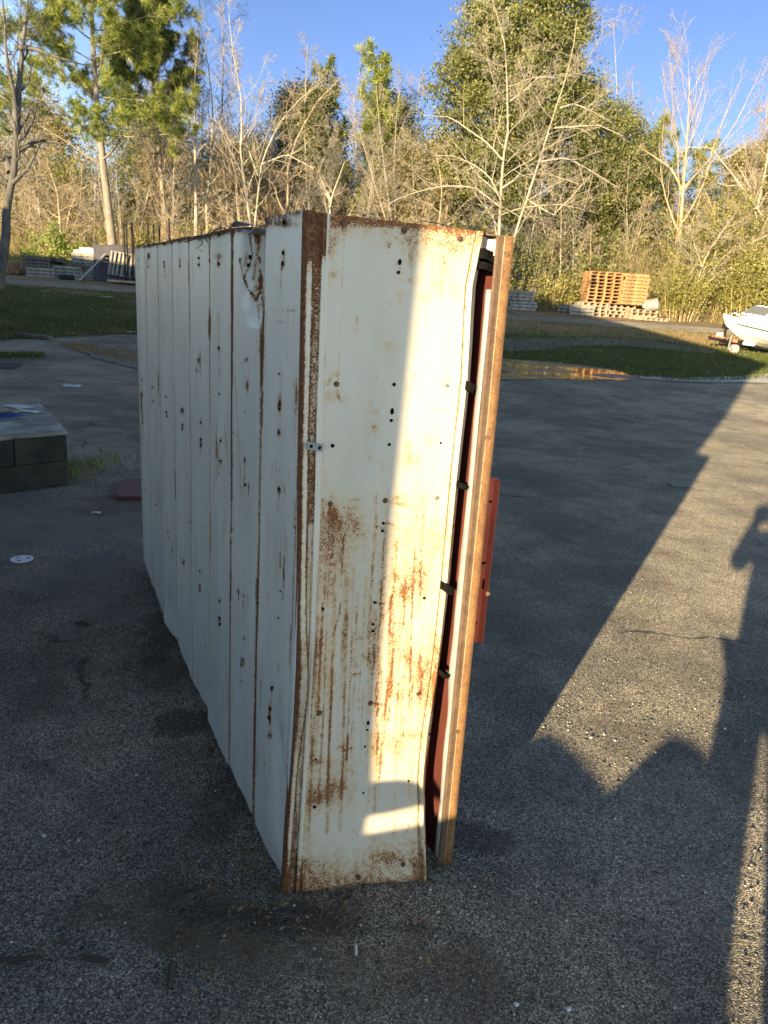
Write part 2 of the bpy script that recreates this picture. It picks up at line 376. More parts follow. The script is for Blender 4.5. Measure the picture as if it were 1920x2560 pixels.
def build_panel(i):
    s0, s1 = seams[i] + 0.0018, seams[i + 1] - 0.0018
    nz = 300 if i < 3 else 170; nu = 46 if i < 3 else 24
    u = np.concatenate([[0, 0.0, 0.012], np.linspace(0.03, 0.97, nu), [0.988, 1, 1]])
    dep = np.concatenate([[0.022, 0.004, 0.0005], np.zeros(nu), [0.0005, 0.004, 0.022]])
    zt = 1.760 if i == 0 else 1.752 - 0.002 * (i % 2)
    w = np.linspace(0, 1, nz)
    U, W = np.meshgrid(u, w, indexing='ij'); DEP = np.repeat(dep[:, None], nz, 1)
    zb = panel_bottom(i, U); top = zt + 0.0012 * vnoise(U * 6, U * 0 + i, 9)
    if i == 1:                        # the torn, dented top corner beside the nearest panel
        top = top - 0.030 * np.exp(-((U - 0.12) / 0.16) ** 2) - 0.008 * (U < 0.45)
    Zz = zb + (top - zb) * W
    S = s0 + (s1 - s0) * U
    inward = DEP + (0.0042 * vnoise(S * 4.5, Zz * 2.2 + i * 7, 11 + i) + 0.0016 * vnoise(S * 14, Zz * 6 + i * 3, 91 + i)) * np.sin(np.pi * U) ** 0.5
    inward = inward + 0.006 * np.exp(-((Zz - 0.25) / 0.16) ** 2) * vnoise(S * 7 + i * 3, Zz * 5, 31) * np.sin(np.pi * U)
    inward = inward - 0.012 * np.clip((0.13 - Zz) / 0.13, 0, 1) ** 2 * vnoise(S * 9, Zz * 9, 37 + i)   # crumpled foot
    if i == 0:
        S = S - corner_shift(Zz) * (1 - U) ** 3
        inward = inward + 0.03 * np.exp(-((Zz - 0.2 - 0.5 * U) / 0.10) ** 2) * np.exp(-((U - 0.25) / 0.25) ** 2)
        inward = inward + 0.025 * np.clip((0.10 - Zz) / 0.10, 0, 1) * (1 - U)
    if i == 1:
        hole = np.exp(-((U - 0.20 - 0.10 * vnoise(Zz * 8, Zz * 0, 3)) / 0.17) ** 2) * np.clip((Zz - 1.50) / 0.10, 0, 1)
        inward = inward + 0.055 * hole + 0.016 * np.exp(-((U - 0.55) / 0.1) ** 2) * np.clip((Zz - 1.54) / 0.1, 0, 1)
    if i == 2: inward = inward - 0.018 * np.clip((0.12 - Zz) / 0.12, 0, 1) * U
    if i == 5: inward = inward - 0.02 * np.clip((0.14 - Zz) / 0.12, 0, 1) * np.sin(np.pi * U)
    V = P0 + S[..., None] * D1 + Zz[..., None] * UP - inward[..., None] * OUT_L
    V = V.reshape(-1, 3)
    # returned top flange
    px, py = proj(V)
    rust = blobs(px, py, long_blobs) + streaks(px, py, long_streaks)
    sm = S.reshape(-1); zz = Zz.reshape(-1); uu = U.reshape(-1)
    k0, k1 = [(0.75, 0.95), (0.95, 0.95), (0.85, 0.65), (0.6, 0.6), (0.6, 0.55), (0.55, 0.5), (0.5, 0.5), (0.5, 0.5)][i]
    vz = 0.75 + 0.35 * vnoise(zz * 3.1, zz * 0 + i, 4)
    wl_ = [0.008, 0.015, 0.013, 0.010, 0.009, 0.009, 0.009, 0.009][i]
    rust += k0 * vz * np.exp(-((sm - s0) / (wl_ if i else 0.006)) ** 2) + k1 * vz * np.exp(-((s1 - sm) / (0.014 if i < 2 else 0.009)) ** 2)
    rust += 0.5 * np.exp(-((zt - zz) / 0.012) ** 2) + (0.30 * np.clip(vnoise(sm * 60, zz * 0 + i, 71), 0, 1) + 0.06) * np.exp(-((zt - zz) / 0.045) ** 2) + 0.07 + 0.12 * np.clip(vnoise(sm * 30, zz * 1.1, 72), 0, 1)
    for hx, hy, hr in hole_px[i]: rust += 0.55 * np.exp(-((px - hx) / (hr * 0.8)) ** 2 - ((py - hy) / (hr * 1.6)) ** 2)
    rust = np.where(DEP.reshape(-1) > 0.003, np.maximum(rust, 0.85), rust)
    o = fast_mesh('side_panel', V, grid_faces(len(u), nz)[:, ::-1], [WHITE, BLACK], parent=cab, attrs={'rust': rust}, smooth=True)
    if i == 1: o['label'] = 'side panel with its top corner torn and rusted'
    # screw holes as near-black discs on the sheet, their inner dark put into colour
    for hx, hy, hr in hole_px[i]:
        q = phit(hx, hy, P0, D2); q = q + OUT_L * 0.0035
        if i == 1 and hy < 700: q = q - OUT_L * 0.010
        r = hr * 0.00085 * (q[1] / 1.75) * 0.47
        MB().disc(q - OUT_L * 0.006, OUT_L, r, 10, 0, 0.006, 1.0 if hr < 8 else 1.35).build('screw_hole', BLACK, o)
    return o
for i in range(8): build_panel(i)

# folded strip down the near corner
cz = np.linspace(0.0, 1.757, 330)
prof = [(-0.002, -0.016), (0.0, 0.0), (0.0035, 0.004), (0.017, 0.0045), (0.0195, -0.003), (0.034, -0.004), (0.0375, 0.004), (0.0445, 0.005), (0.048, 0.0005), (0.0545, 0.0)]
pr = []
for a, b in zip(prof[:-1], prof[1:]):
    for t in np.linspace(0, 1, 4, endpoint=False): pr.append((a[0] + (b[0] - a[0]) * t, a[1] + (b[1] - a[1]) * t))
pr.append(prof[-1]); pr = np.array(pr)
S, Zc = np.meshgrid(pr[:, 0], cz, indexing='ij'); O_ = np.repeat(pr[:, 1][:, None], len(cz), 1)
bul = np.exp(-((Zc - 0.66) / 0.16) ** 2)
sh = corner_shift(Zc)
Oo = O_ + sh * np.clip(1 - S / 0.12, 0, 1)
Oo = Oo + 0.022 * bul * np.exp(-((S - 0.018) / 0.012) ** 2) - 0.010 * bul * np.exp(-((S - 0.036) / 0.008) ** 2)
Sx = S + 0.010 * bul * np.clip(1 - np.abs(S - 0.018) / 0.02, 0, 1) + 0.010 * np.clip((1.757 - Zc) / 1.757, 0, 1) * np.clip(1 - S / 0.05, 0, 1) * 0.3
Oo = Oo + 0.002 * vnoise(Zc * 6, S * 40, 8) - 0.012 * np.clip((0.10 - Zc) / 0.10, 0, 1) * np.exp(-((S - 0.012) / 0.012) ** 2)
V = (P0 + Sx[..., None] * D2 + Zc[..., None] * UP + Oo[..., None] * OUT_E).reshape(-1, 3)
s_ = S.reshape(-1); z_ = Zc.reshape(-1); px, py = proj(V)
rust = 0.9 * np.exp(-((s_ - 0.0) / 0.004) ** 2) + 0.75 * np.exp(-((s_ - 0.018) / 0.003) ** 2)
rust += np.where((s_ > 0.019) & (s_ < 0.0375), np.where(z_ > 1.08, 0.62 + 0.25 * vnoise(z_ * 7, s_ * 40, 44), np.where(z_ > 0.85, 0.36, 0.34 + 0.2 * vnoise(z_ * 6, s_ * 40, 45))), 0)
rust += np.where(s_ < 0.019, 0.20 + 0.2 * vnoise(z_ * 9, s_ * 80, 6), 0)
rust += 0.9 * np.clip((z_ - 1.645) / 0.04, 0, 1) * (s_ < 0.047) + 0.6 * np.clip((0.16 - z_) / 0.12, 0, 1)
rust += 0.55 * np.exp(-((s_ - 0.0535) / 0.004) ** 2) * (0.6 + 0.5 * vnoise(z_ * 5, s_ * 0, 2)) + 0.15 * (z_ < 0.8)
trim = fast_mesh('corner_trim', V, grid_faces(len(pr), len(cz)), TRIMR, parent=cab, attrs={'rust': rust}, smooth=True)

# end panel with its folded lip
zt_ = np.array([1.757, 1.636, 1.573, 1.419, 1.164, 0.9, 0.60, 0.439, 0.335, 0.20, 0.10, 0.0])
sf_ = np.array([0.414, 0.398, 0.400, 0.409, 0.407, 0.409, 0.405, 0.394, 0.396, 0.400, 0.392, 0.384])
slp = np.array([0.438, 0.428, 0.430, 0.437, 0.435, 0.437, 0.430, 0.424, 0.421, 0.424, 0.416, 0.404])
zz = np.linspace(0.0, 1.757, 440)
us = np.concatenate([np.linspace(0, 1, 92), [1.004, 1.006]]); lipu = np.linspace(0, 1, 9)
def end_out(S, Z):
    q = corner_shift(Z) * np.clip(1 - S / 0.12, 0, 1)
    q = q + 0.0035 * vnoise(S * 5, Z * 2.6, 21) + 0.006 * np.exp(-((Z - 1.05) / 0.3) ** 2) * np.exp(-((S - 0.25) / 0.12) ** 2)
    q = q + 0.082 * (np.clip(S / 0.40, 0, 1.1) ** 1.3) * np.clip((0.24 - Z) / 0.24, 0, 1) ** 1.5
    q = q - 0.006 * np.exp(-((Z - 0.30) / 0.08) ** 2)
    return q
rows = []; lip_flag = []
SF = np.interp(zz, zt_[::-1], sf_[::-1]); SL = np.interp(zz, zt_[::-1], slp[::-1])
s_start = 0.0535
cols = []
for t in np.linspace(0, 1, 94): cols.append((s_start + (SF - s_start) * t, 0.0 * zz, 0))
for ds, do in ((0.0005, -0.006), (0.0025, -0.003), (0.004, 0.010), (0.009, 0.014), (0.013, 0.012), (0.0155, 0.004)): cols.append((SF + ds, 0 * zz + do, 1))
for t in np.linspace(0.2, 1, 7): cols.append((SF + 0.0155 + (SL - SF - 0.0155) * t, 0.004 - 0.006 * t + 0 * zz, 2))
cols.append((SL - 0.001, 0 * zz - 0.012, 2))
S = np.array([c[0] for c in cols]); O_ = np.array([c[1] for c in cols]); Zz = np.repeat(zz[None, :], len(cols), 0)
Zm = Zz + 0.006 * vnoise(S * 12, S * 0, 3) * np.clip((0.1 - Zz) / 0.1, 0, 1)
Oo = end_out(S, Zz) + O_
V = (P0 + S[..., None] * D2 + Zm[..., None] * UP + Oo[..., None] * OUT_E).reshape(-1, 3)
px, py = proj(V); s_ = S.reshape(-1); z_ = Zz.reshape(-1)
E_bl = [(1135, 613, 60, 22, 0.42), (1104, 680, 25, 48, 0.40), (1030, 640, 12, 26, 0.5), (1010, 600, 40, 14, 0.35), (860, 562, 16, 14, 0.45), (990, 690, 30, 40, 0.2), (843, 991, 12, 9, 0.6), (838, 600, 10, 30, 0.35), (1040, 560, 200, 9, 0.4),
  (822, 1295, 40, 30, 0.36), (845, 1350, 40, 50, 0.34), (835, 1410, 45, 40, 0.28), (825, 1270, 12, 30, 0.35), (890, 1316, 10, 16, 0.5), (845, 1318, 12, 16, 0.35), (1054, 1435, 22, 42, 0.46), (1087, 1352, 30, 40, 0.36), (1000, 1250, 60, 12, 0.2), (1058, 1690, 36, 62, 0.50), (1090, 1720, 10, 60, 0.5), (990, 1345, 40, 60, 0.18), (985, 1440, 12, 12, 0.5), (930, 1640, 14, 22, 0.42),
  (815, 1985, 46, 26, 0.52), (790, 2000, 22, 16, 0.45), (840, 1965, 18, 14, 0.45), (736, 2036, 12, 40, 0.7), (738, 1800, 10, 14, 0.6), (967, 2145, 36, 20, 0.48), (768, 2160, 44, 12, 0.42), (1047, 2170, 15, 48, 0.7), (982, 1859, 18, 16, 0.42), (1030, 1838, 22, 5, 0.5), (800, 1905, 26, 8, 0.5), (785, 2200, 60, 28, 0.40), (900, 2190, 80, 25, 0.28), (960, 2215, 90, 9, 0.55), (740, 2215, 14, 25, 0.7), (800, 1650, 34, 70, 0.24), (1070, 1880, 30, 60, 0.16), (1010, 1740, 50, 20, 0.18), (770, 1340, 16, 80, 0.3), (765, 1700, 14, 110, 0.28), (985, 1560, 30, 110, 0.22), (890, 2040, 60, 60, 0.10), (1075, 1100, 10, 18, 0.5), (1028, 1152, 22, 12, 0.35), (1025, 1122, 12, 30, 0.3)]
E_st = [([(861, 572), (852, 760), (845, 950)], 2.5, 0.42), ([(801, 1600), (800, 1690), (797, 1780)], 3.5, 0.6), ([(838, 1490), (830, 1660), (822, 1860), (818, 2080)], 6, 0.34), ([(868, 1460), (866, 1600), (857, 1860), (850, 2080)], 5, 0.36), ([(884, 1420), (878, 1640), (866, 1900)], 4, 0.38), ([(978, 1490), (972, 1640), (962, 1830), (945, 1950)], 5, 0.4), ([(992, 1350), (984, 1500), (980, 1700), (972, 1800)], 4, 0.34), ([(1012, 1440), (1010, 1560)], 4, 0.25),
  ([(852, 1505), (843, 1550), (833, 1590)], 3, 0.6), ([(980, 1490), (970, 1530)], 3, 0.55), ([(797, 1782), (793, 1880), (791, 1930)], 3, 0.45), ([(963, 1251), (1010, 1262), (1050, 1275)], 4, 0.35), ([(785, 1250), (810, 1251)], 3, 0.55), ([(842, 975), (848, 1000), (855, 1005)], 3, 0.6), ([(826, 945), (820, 962)], 3, 0.5), ([(985, 1045), (1000, 1052)], 2, 0.5), ([(999, 1020), (1015, 1028)], 2, 0.45), ([(1115, 935), (1124, 950)], 3, 0.45), ([(1042, 930), (1034, 945)], 2, 0.5), ([(1045, 1010), (1048, 1100), (1044, 1160)], 2, 0.32), ([(1094, 1070), (1090, 1100)], 4, 0.35), ([(968, 1307), (985, 1312)], 3, 0.5), ([(940, 1507), (962, 1510)], 3, 0.5), ([(790, 1600), (788, 1900)], 4, 0.25), ([(1000, 2150), (1020, 2146), (1038, 2164)], 3, 0.6), ([(764, 1560), (742, 1900), (736, 2100)], 4, 0.5), ([(1022, 1955), (1024, 1995)], 2.5, 0.5), ([(932, 1757), (960, 1762)], 3, 0.45), ([(990, 1600), (975, 1700), (960, 1790)], 4, 0.35), ([(825, 1262), (824, 1290)], 4, 0.5), ([(992, 658), (1010, 690)], 3, 0.3), ([(1128, 1010), (1122, 1100)], 3, 0.25)]
_rd = random.Random(6)
for _ in range(120):                  # thin run marks below
    x0 = _rd.uniform(745, 1060); y0 = _rd.uniform(1230, 1850); ln_ = _rd.uniform(70, 330); E_st.append(([(x0, y0), (x0 - ln_ * .045, y0 + ln_)], _rd.uniform(1.6, 4.0), _rd.uniform(.16, .40)))
for _ in range(70):                  # small spots over the whole height
    E_bl.append((_rd.uniform(800, 1140), _rd.uniform(590, 1950), _rd.uniform(4, 16), _rd.uniform(5, 26), _rd.uniform(.15, .45)))
for _ in range(40):                  # short scratches
    x0 = _rd.uniform(800, 1120); y0 = _rd.uniform(620, 2100); a_ = _rd.uniform(-1.2, 1.9); ln_ = _rd.uniform(8, 30); E_st.append(([(x0, y0), (x0 + ln_ * math.cos(a_), y0 + ln_ * math.sin(a_))], _rd.uniform(1.5, 2.5), _rd.uniform(.35, .55)))
rust = 0.62 * blobs(px, py, E_bl) + 1.0 * streaks(px, py, E_st) * (0.75 + 0.5 * vnoise(s_ * 60, z_ * 9, 33))
rust += 0.45 * np.exp(-((1.757 - z_) / 0.016) ** 2) * (1 + 0.5 * vnoise(s_ * 30, s_ * 0, 1)) + 0.18 * np.exp(-((1.757 - z_) / 0.06) ** 2)
rust += 0.24 * np.exp(-z_ / 0.022) + 0.10 * np.clip((0.22 - z_) / 0.15, 0, 1) * (1 + 0.8 * vnoise(s_ * 11, z_ * 11, 34)) + 0.16 * np.exp(-(s_ - s_start) / 0.014) * (1 + vnoise(z_ * 6, s_ * 0, 5))
rust += (0.20 * np.clip(vnoise(s_ * 14, z_ * 2.2, 15), 0, 1) + 0.05) * np.clip((1.25 - z_) / 0.2, 0, 1)
cf = np.repeat(np.array([c[2] for c in cols])[:, None], len(zz), 1).reshape(-1)
rust += np.where(cf == 2, 0.10 + 0.25 * np.clip(vnoise(z_ * 7, s_ * 0, 12), 0, 1), 0) + np.where(cf == 1, 0.12, 0)
nc = np.repeat(np.arange(len(cols))[:, None], len(zz), 1).reshape(-1)
rust = np.where((nc >= 94) & (nc <= 95), 0.50, rust)
endp = fast_mesh('end_panel', V, grid_faces(len(cols), len(zz)), CREAM, parent=cab, attrs={'rust': rust}, smooth=True)
def end_pt(x, y, lift=0.0):
    s, z = end_sz(x, y); o = float(end_out(np.array(s), np.array(z)))
    q = phit(x, y, P0 + OUT_E * o, D1); return q + OUT_E * lift
for x, y, r, mt in ((860, 559, 8, 0), (1010, 576, 8, 0), (1149, 597, 7, 0), (841, 960, 7, 0), (1115, 963, 5, 1), (963, 1251, 7, 0), (1090, 1244, 6, 1), (825, 1259, 7, 0), (1045, 1734, 6, 0), (926, 1757, 7, 0), (1008, 2161, 7, 0), (896, 2194, 7, 0), (776, 2230, 6, 0), (797, 1782, 8, 0), (732, 1923, 7, 0)):
    q = end_pt(x, y); rr = r * 0.00088 * (2.0 if y > 1700 else 1.85) / 1.75
    b = MB(); b.disc(q - OUT_E * 0.004, OUT_E, rr, 14, 0, 0.0065); b.disc(q + OUT_E * 0.0015, OUT_E, rr * 0.62, 10, 0, 0.0035)
    b.build('bolt', ZINC if mt else BOLT, endp, smooth=False)
hb = MB()
for x, y, r, e in ((999, 655, 5, 1.7), (996, 681, 5, 1), (985, 961, 5.5, 1), (980, 1028, 5.5, 1.8), (978, 1051, 5, 1), (973, 1111, 5, 1), (831, 1114, 6, 1), (1101, 1107, 3.5, 1), (958, 1308, 5, 1), (956, 1327, 5, 1), (936, 1506, 5, 1), (932, 1560, 5, 1), (932, 1577, 5, 1), (1060, 1495, 5, 1), (805, 1522, 7, 1), (920, 1807, 5, 1.6), (918, 1824, 4, 1), (912, 1866, 4, 1), (1021, 1952, 4, 1), (908, 1982, 4, 1), (786, 2017, 6, 1), (789, 1898, 4, 1), (1199, 641, 4, 1), (1074, 1835, 4, 1), (780, 589, 5, 1)):
    q = end_pt(x, y); rr = r * 0.00088 * 0.9
    MB().disc(q - OUT_E * 0.006, OUT_E, rr, 10, 0, 0.0082, e).build('screw_hole', BLACK, endp)
# small galvanised latch plate over the corner strip
b = MB(); q = end_pt(777, 1112, 0.014)
ax = D2 * 0.038 - UP * 0.008; b.boxo(q - ax / 2 - UP * 0.008 + OUT_E * (0.030 - 0.02), ax, OUT_E * 0.004, UP * 0.018)
for t in (0.25, 0.78): b.disc(q - ax / 2 + ax * t + OUT_E * 0.014 + UP * 0.001, OUT_E, 0.0042, 10, 1, 0.0012)
b.build('latch_plate', [GALV, BLACK], cab, bevel=0.001)

# rusty steel post with a shallow fold, and the galvanised flange behind it
Rr = gh(1110, 2163); PH = 1.748
b = MB()
tf = 0.003
lf = -D2 * 0.023; rf = np.array([1.0, 0.02, 0]) * 0.0215
zs = np.linspace(0.0, PH, 60); vs = []
ring = [lf + np.array([0.004, 0.035, 0]), lf + np.array([0, 0.002, 0]), lf, lf * 0.5, np.array([-0.0009, -0.0004, 0]), np.array([0.0009, -0.0011, 0]), rf * 0.5, rf, rf + np.array([0.0, 0.003, 0]), rf + np.array([-0.004, 0.045, 0])]
V = np.array([[Rr + q + UP * z for z in zs] for q in ring])
wob = 0.0018 * vnoise(zs * 2.2, zs * 0, 2)
V[..., 0] += wob[None, :] - 0.017 * zs[None, :] / PH
rs_ = np.zeros((len(ring), len(zs))); rs_[4] += 0.1
rs_ += 0.15 * vnoise(np.repeat(zs[None] * 6, len(ring), 0), np.repeat(np.arange(len(ring))[:, None], len(zs), 1) * 0.7, 4)
mi = np.repeat(np.where(np.arange(len(ring) - 1) < 4, 1, np.where(np.arange(len(ring) - 1) == 4, 2, 0))[:, None], len(zs) - 1, 1).reshape(-1)
post = fast_mesh('corner_post', V.reshape(-1, 3), grid_faces(len(ring), len(zs)), [BROWN, DBROWN, speckled('fold_highlight', (0.16, 0.10, 0.06), (0.30, 0.20, 0.12), (0.40, 0.28, 0.17))], parent=cab, attrs={'rust': rs_.reshape(-1)}, mi=mi)  # lighter strip along the fold paints in its edge highlight
md = post.modifiers.new('thick', 'SOLIDIFY'); md.thickness = 0.003; md.offset = -1
for x, y in ((1219, 1483), (1143, 1829), (1266, 634), (1217, 1094)):
    q = phit(x, y, Rr, np.array([0, 1.0, 0])); b = MB(); b.disc(q + np.array([0, -.001, 0]), (0.1, -1, 0), 0.006, 12, 0, 0.003); b.build('bolt', BOLT, post)
# top rail from the end panel to the post
tl = P0 + D2 * 0.43 + UP * 1.755
tr = Rr + UP * 1.75 - np.array([0.017, 0, 0])
b = MB(); d = tr + rf - tl; b.boxo(tl - UP * 0.004 + D1 * 0.004, d, D1 * 0.05, UP * 0.003); b.boxo(tl - UP * 0.060 + D1 * 0.030, d * 0.92, D1 * 0.003, UP * 0.050, 1)
b.build('top_rail', [DBROWN, CREAM], cab)
# galvanised inner flange with a ragged edge
fl = np.linspace(0.03, 1.63, 70)
wd = 0.008 + 0.006 * np.interp(fl, [0, 0.3, 0.5, 0.62, 0.8, 1.0, 1.2, 1.63], [0.6, 0.4, 0.5, 1.5, 1.3, 0.8, 0.7, 0.5]) + 0.003 * vnoise(fl * 8, fl * 0, 3)
fl_n = np.array([-0.80, 0.60, 0])
Lp = Rr + lf + np.array([0, 0.003, 0])
Lp = Lp + np.zeros(3)
LZ = lambda z: Lp + UP * z - np.array([0.017, 0, 0]) * z / PH
V = np.array([[LZ(z) + fl_n * w_ * 1.05 * t for z, w_ in zip(fl, wd)] for t in (0, 0.5, 1)] + [[LZ(z) + fl_n * w_ * 1.05 + np.array([0.02, 0.03, 0]) for z, w_ in zip(fl, wd)]])
fast_mesh('inner_flange', V.reshape(-1, 3), grid_faces(4, len(fl)), GALV, parent=cab).modifiers.new('thick', 'SOLIDIFY').thickness = 0.002
# red uprights inside, and the red perforated shelf side that sticks out beyond the post
def red_sheet(name, pxs, off, z_fold=0.03):
    pl = P0 + D1 * (off); q = [phit(x, y, pl, D1) for x, y in pxs]
    b = MB(); n = len(q); b.add([*q, *[p + D1 * 0.003 for p in q]], [tuple(range(n)), tuple(range(n, 2 * n))[::-1]] + [(i, n + i, n + (i + 1) % n, (i + 1) % n) for i in range(n)])
    return b, pl
b = MB(); b.boxo(P0 + D1 * 0.075 + D2 * 0.40 + UP * 0.03, D2 * 0.085, D1 * 0.003, UP * 1.60); b.build('inner_upright', RED, cab)
b, pl = red_sheet('x', ((1100, 1200), (1236, 1200), (1194, 1606), (1060, 1606)), 0.34)
e0 = phit(1236, 1200, pl, D1); e1 = phit(1194, 1606, pl, D1)
for q0, q1 in ((e0, e1),):
    b.add([q0, q0 + D2 * 0.012 + OUT_E * 0.012, q1 + D2 * 0.012 + OUT_E * 0.012, q1, q0 + D1 * 0.003, q0 + D2 * 0.015 + OUT_E * 0.010, q1 + D2 * 0.015 + OUT_E * 0.010, q1 + D1 * 0.003], [(0, 3, 2, 1), (4, 5, 6, 7), (1, 2, 6, 5), (0, 1, 5, 4), (2, 3, 7, 6)])
tp0 = phit(1190, 1200, pl, D1); b.boxo(tp0, e0 - tp0 + D2 * 0.012, D1 * 0.03, UP * 0.004)
redp = b.build('shelf_side', RED, cab)
hb = MB()
for x, y, w_, h_ in ((1226, 1254, .0045, .0035), (1206, 1408, .011, .0042), (1208, 1460, .0035, .017), (1190, 1556, .0045, .0035), (1243, 1240, .003, .003)):
    q = phit(x, y, pl, D1); MB().boxo(q - D2 * w_ - UP * h_ + OUT_E * 0.002, D2 * 2 * w_, D1 * 0.004, UP * 2 * h_).build('slot', BLACK, redp)
# dark clips bridging end panel and post
for x, y, w_, h_ in ((1222, 634, 0.034, 0.030), (1222, 664, 0.034, 0.022), (1180, 966, 0.016, 0.03), (1167, 1216, 0.032, 0.020), (1126, 1474, 0.022, 0.032), (1116, 1688, 0.026, 0.020)):
    q = phit(x, y, Rr + D1 * 0.02, D1); b = MB()
    w_ *= .7; h_ *= .72; b.boxo(q - D2 * w_ / 2 - UP * h_ / 2, D2 * w_ - UP * 0.006, D1 * 0.05, UP * h_)
    for t in (-0.3, 0.0, 0.3): b.boxo(q + D2 * w_ * t - UP * h_ * 0.35 + OUT_E * 0.002, D2 * 0.0025, OUT_E * 0.003, UP * h_ * 0.6, 0)
    b.build('shelf_clip', BLACK, cab)
# top sheet, back frame and base
b = MB(); b.boxo(P0 + D1 * 0.01 + D2 * 0.012 + UP * 1.736, D1 * 2.54, D2 * 0.42, UP * 0.004); b.build('top_sheet', WHITE, cab)
b = MB(); b.boxo(Rr + D1 * 0.013 - D2 * 0.004 + UP * 0.004, D1 * 2.48, -D2 * 0.004, UP * 1.735); b.build('rear_panel', simple('shaded_red_sheet', (0.075, 0.015, 0.009), .8, 0, .3, 6, .1), cab)  # shade of the gap beside the post put into this darker red
b = MB(); b.boxo(P0 + D1 * 2.553 + D2 * 0.02 + UP * 0.02, D1 * 0.003, D2 * 0.42, UP * 1.72); b.build('far_end_panel', WHITE, cab)
for k in range(6): MB().boxo(P0 + D1 * (0.10 + 0.48 * k) + D2 * 0.05 + UP * 0.0, D1 * 0.05, D2 * 0.36, UP * 0.05).build('base_rail', BROWN, cab)

# torn flap and dry vine on the top edge
q = phit(592, 566, P0, D2); b = MB()
V = np.array([[q + D1 * (0.06 - 0.05 * t) + OUT_L * 0.004 * math.sin(3 * t) - OUT_L * 0.05 * w_ + UP * (0.014 * t * (1 - w_) + 0.002 + 0.008 * w_) for w_ in np.linspace(0, 1, 5)] for t in np.linspace(0, 1, 9)])
fast_mesh('torn_flap', V.reshape(-1, 3), grid_faces(9, 5), GALV, parent=cab).modifiers.new('t', 'SOLIDIFY').thickness = 0.0015
q = phit(640, 572, P0, D2)
V = np.array([[q + D1 * (0.09 - 0.12 * t) + UP * (-0.012 * math.sin(math.pi * t) + 0.002) - OUT_L * 0.04 * w_ for w_ in np.linspace(-0.3, 1, 5)] for t in np.linspace(0, 1, 12)])
fast_mesh('torn_flap', V.reshape(-1, 3), grid_faces(12, 5), GALV, parent=cab).modifiers.new('t', 'SOLIDIFY').thickness = 0.0015

VINE = simple('dry_vine_bark', (0.11, 0.07, 0.045), 0.9, 0, 0.3, 60, 0.2)
b = MB()
for pts in ([(522, 560), (500, 584), (520, 592), (540, 575), (560, 571)], [(519, 594), (522, 612), (532, 637)], [(508, 590), (505, 610), (500, 622), (506, 628)], [(470, 606), (500, 594), (519, 594)], [(560, 571), (552, 556), (546, 552)], [(475, 600), (510, 590), (535, 578), (570, 566)]):
    pp = [phit(x, y, P0 + OUT_L * 0.012, D2) for x, y in pts]; pp = [p + OUT_L * random.Random(i).uniform(-0.004, 0.012) for i, p in enumerate(pp)]
    b.tube(pp, np.linspace(0.0018, 0.0009, len(pp)), 5)
q = phit(510, 590, P0, D2)
tag(b.build('dry_vine', VINE, loc=(q[0], q[1], q[2])), 'dry brown vine twig snagged on the top edge of the white cabinet', 'twig')

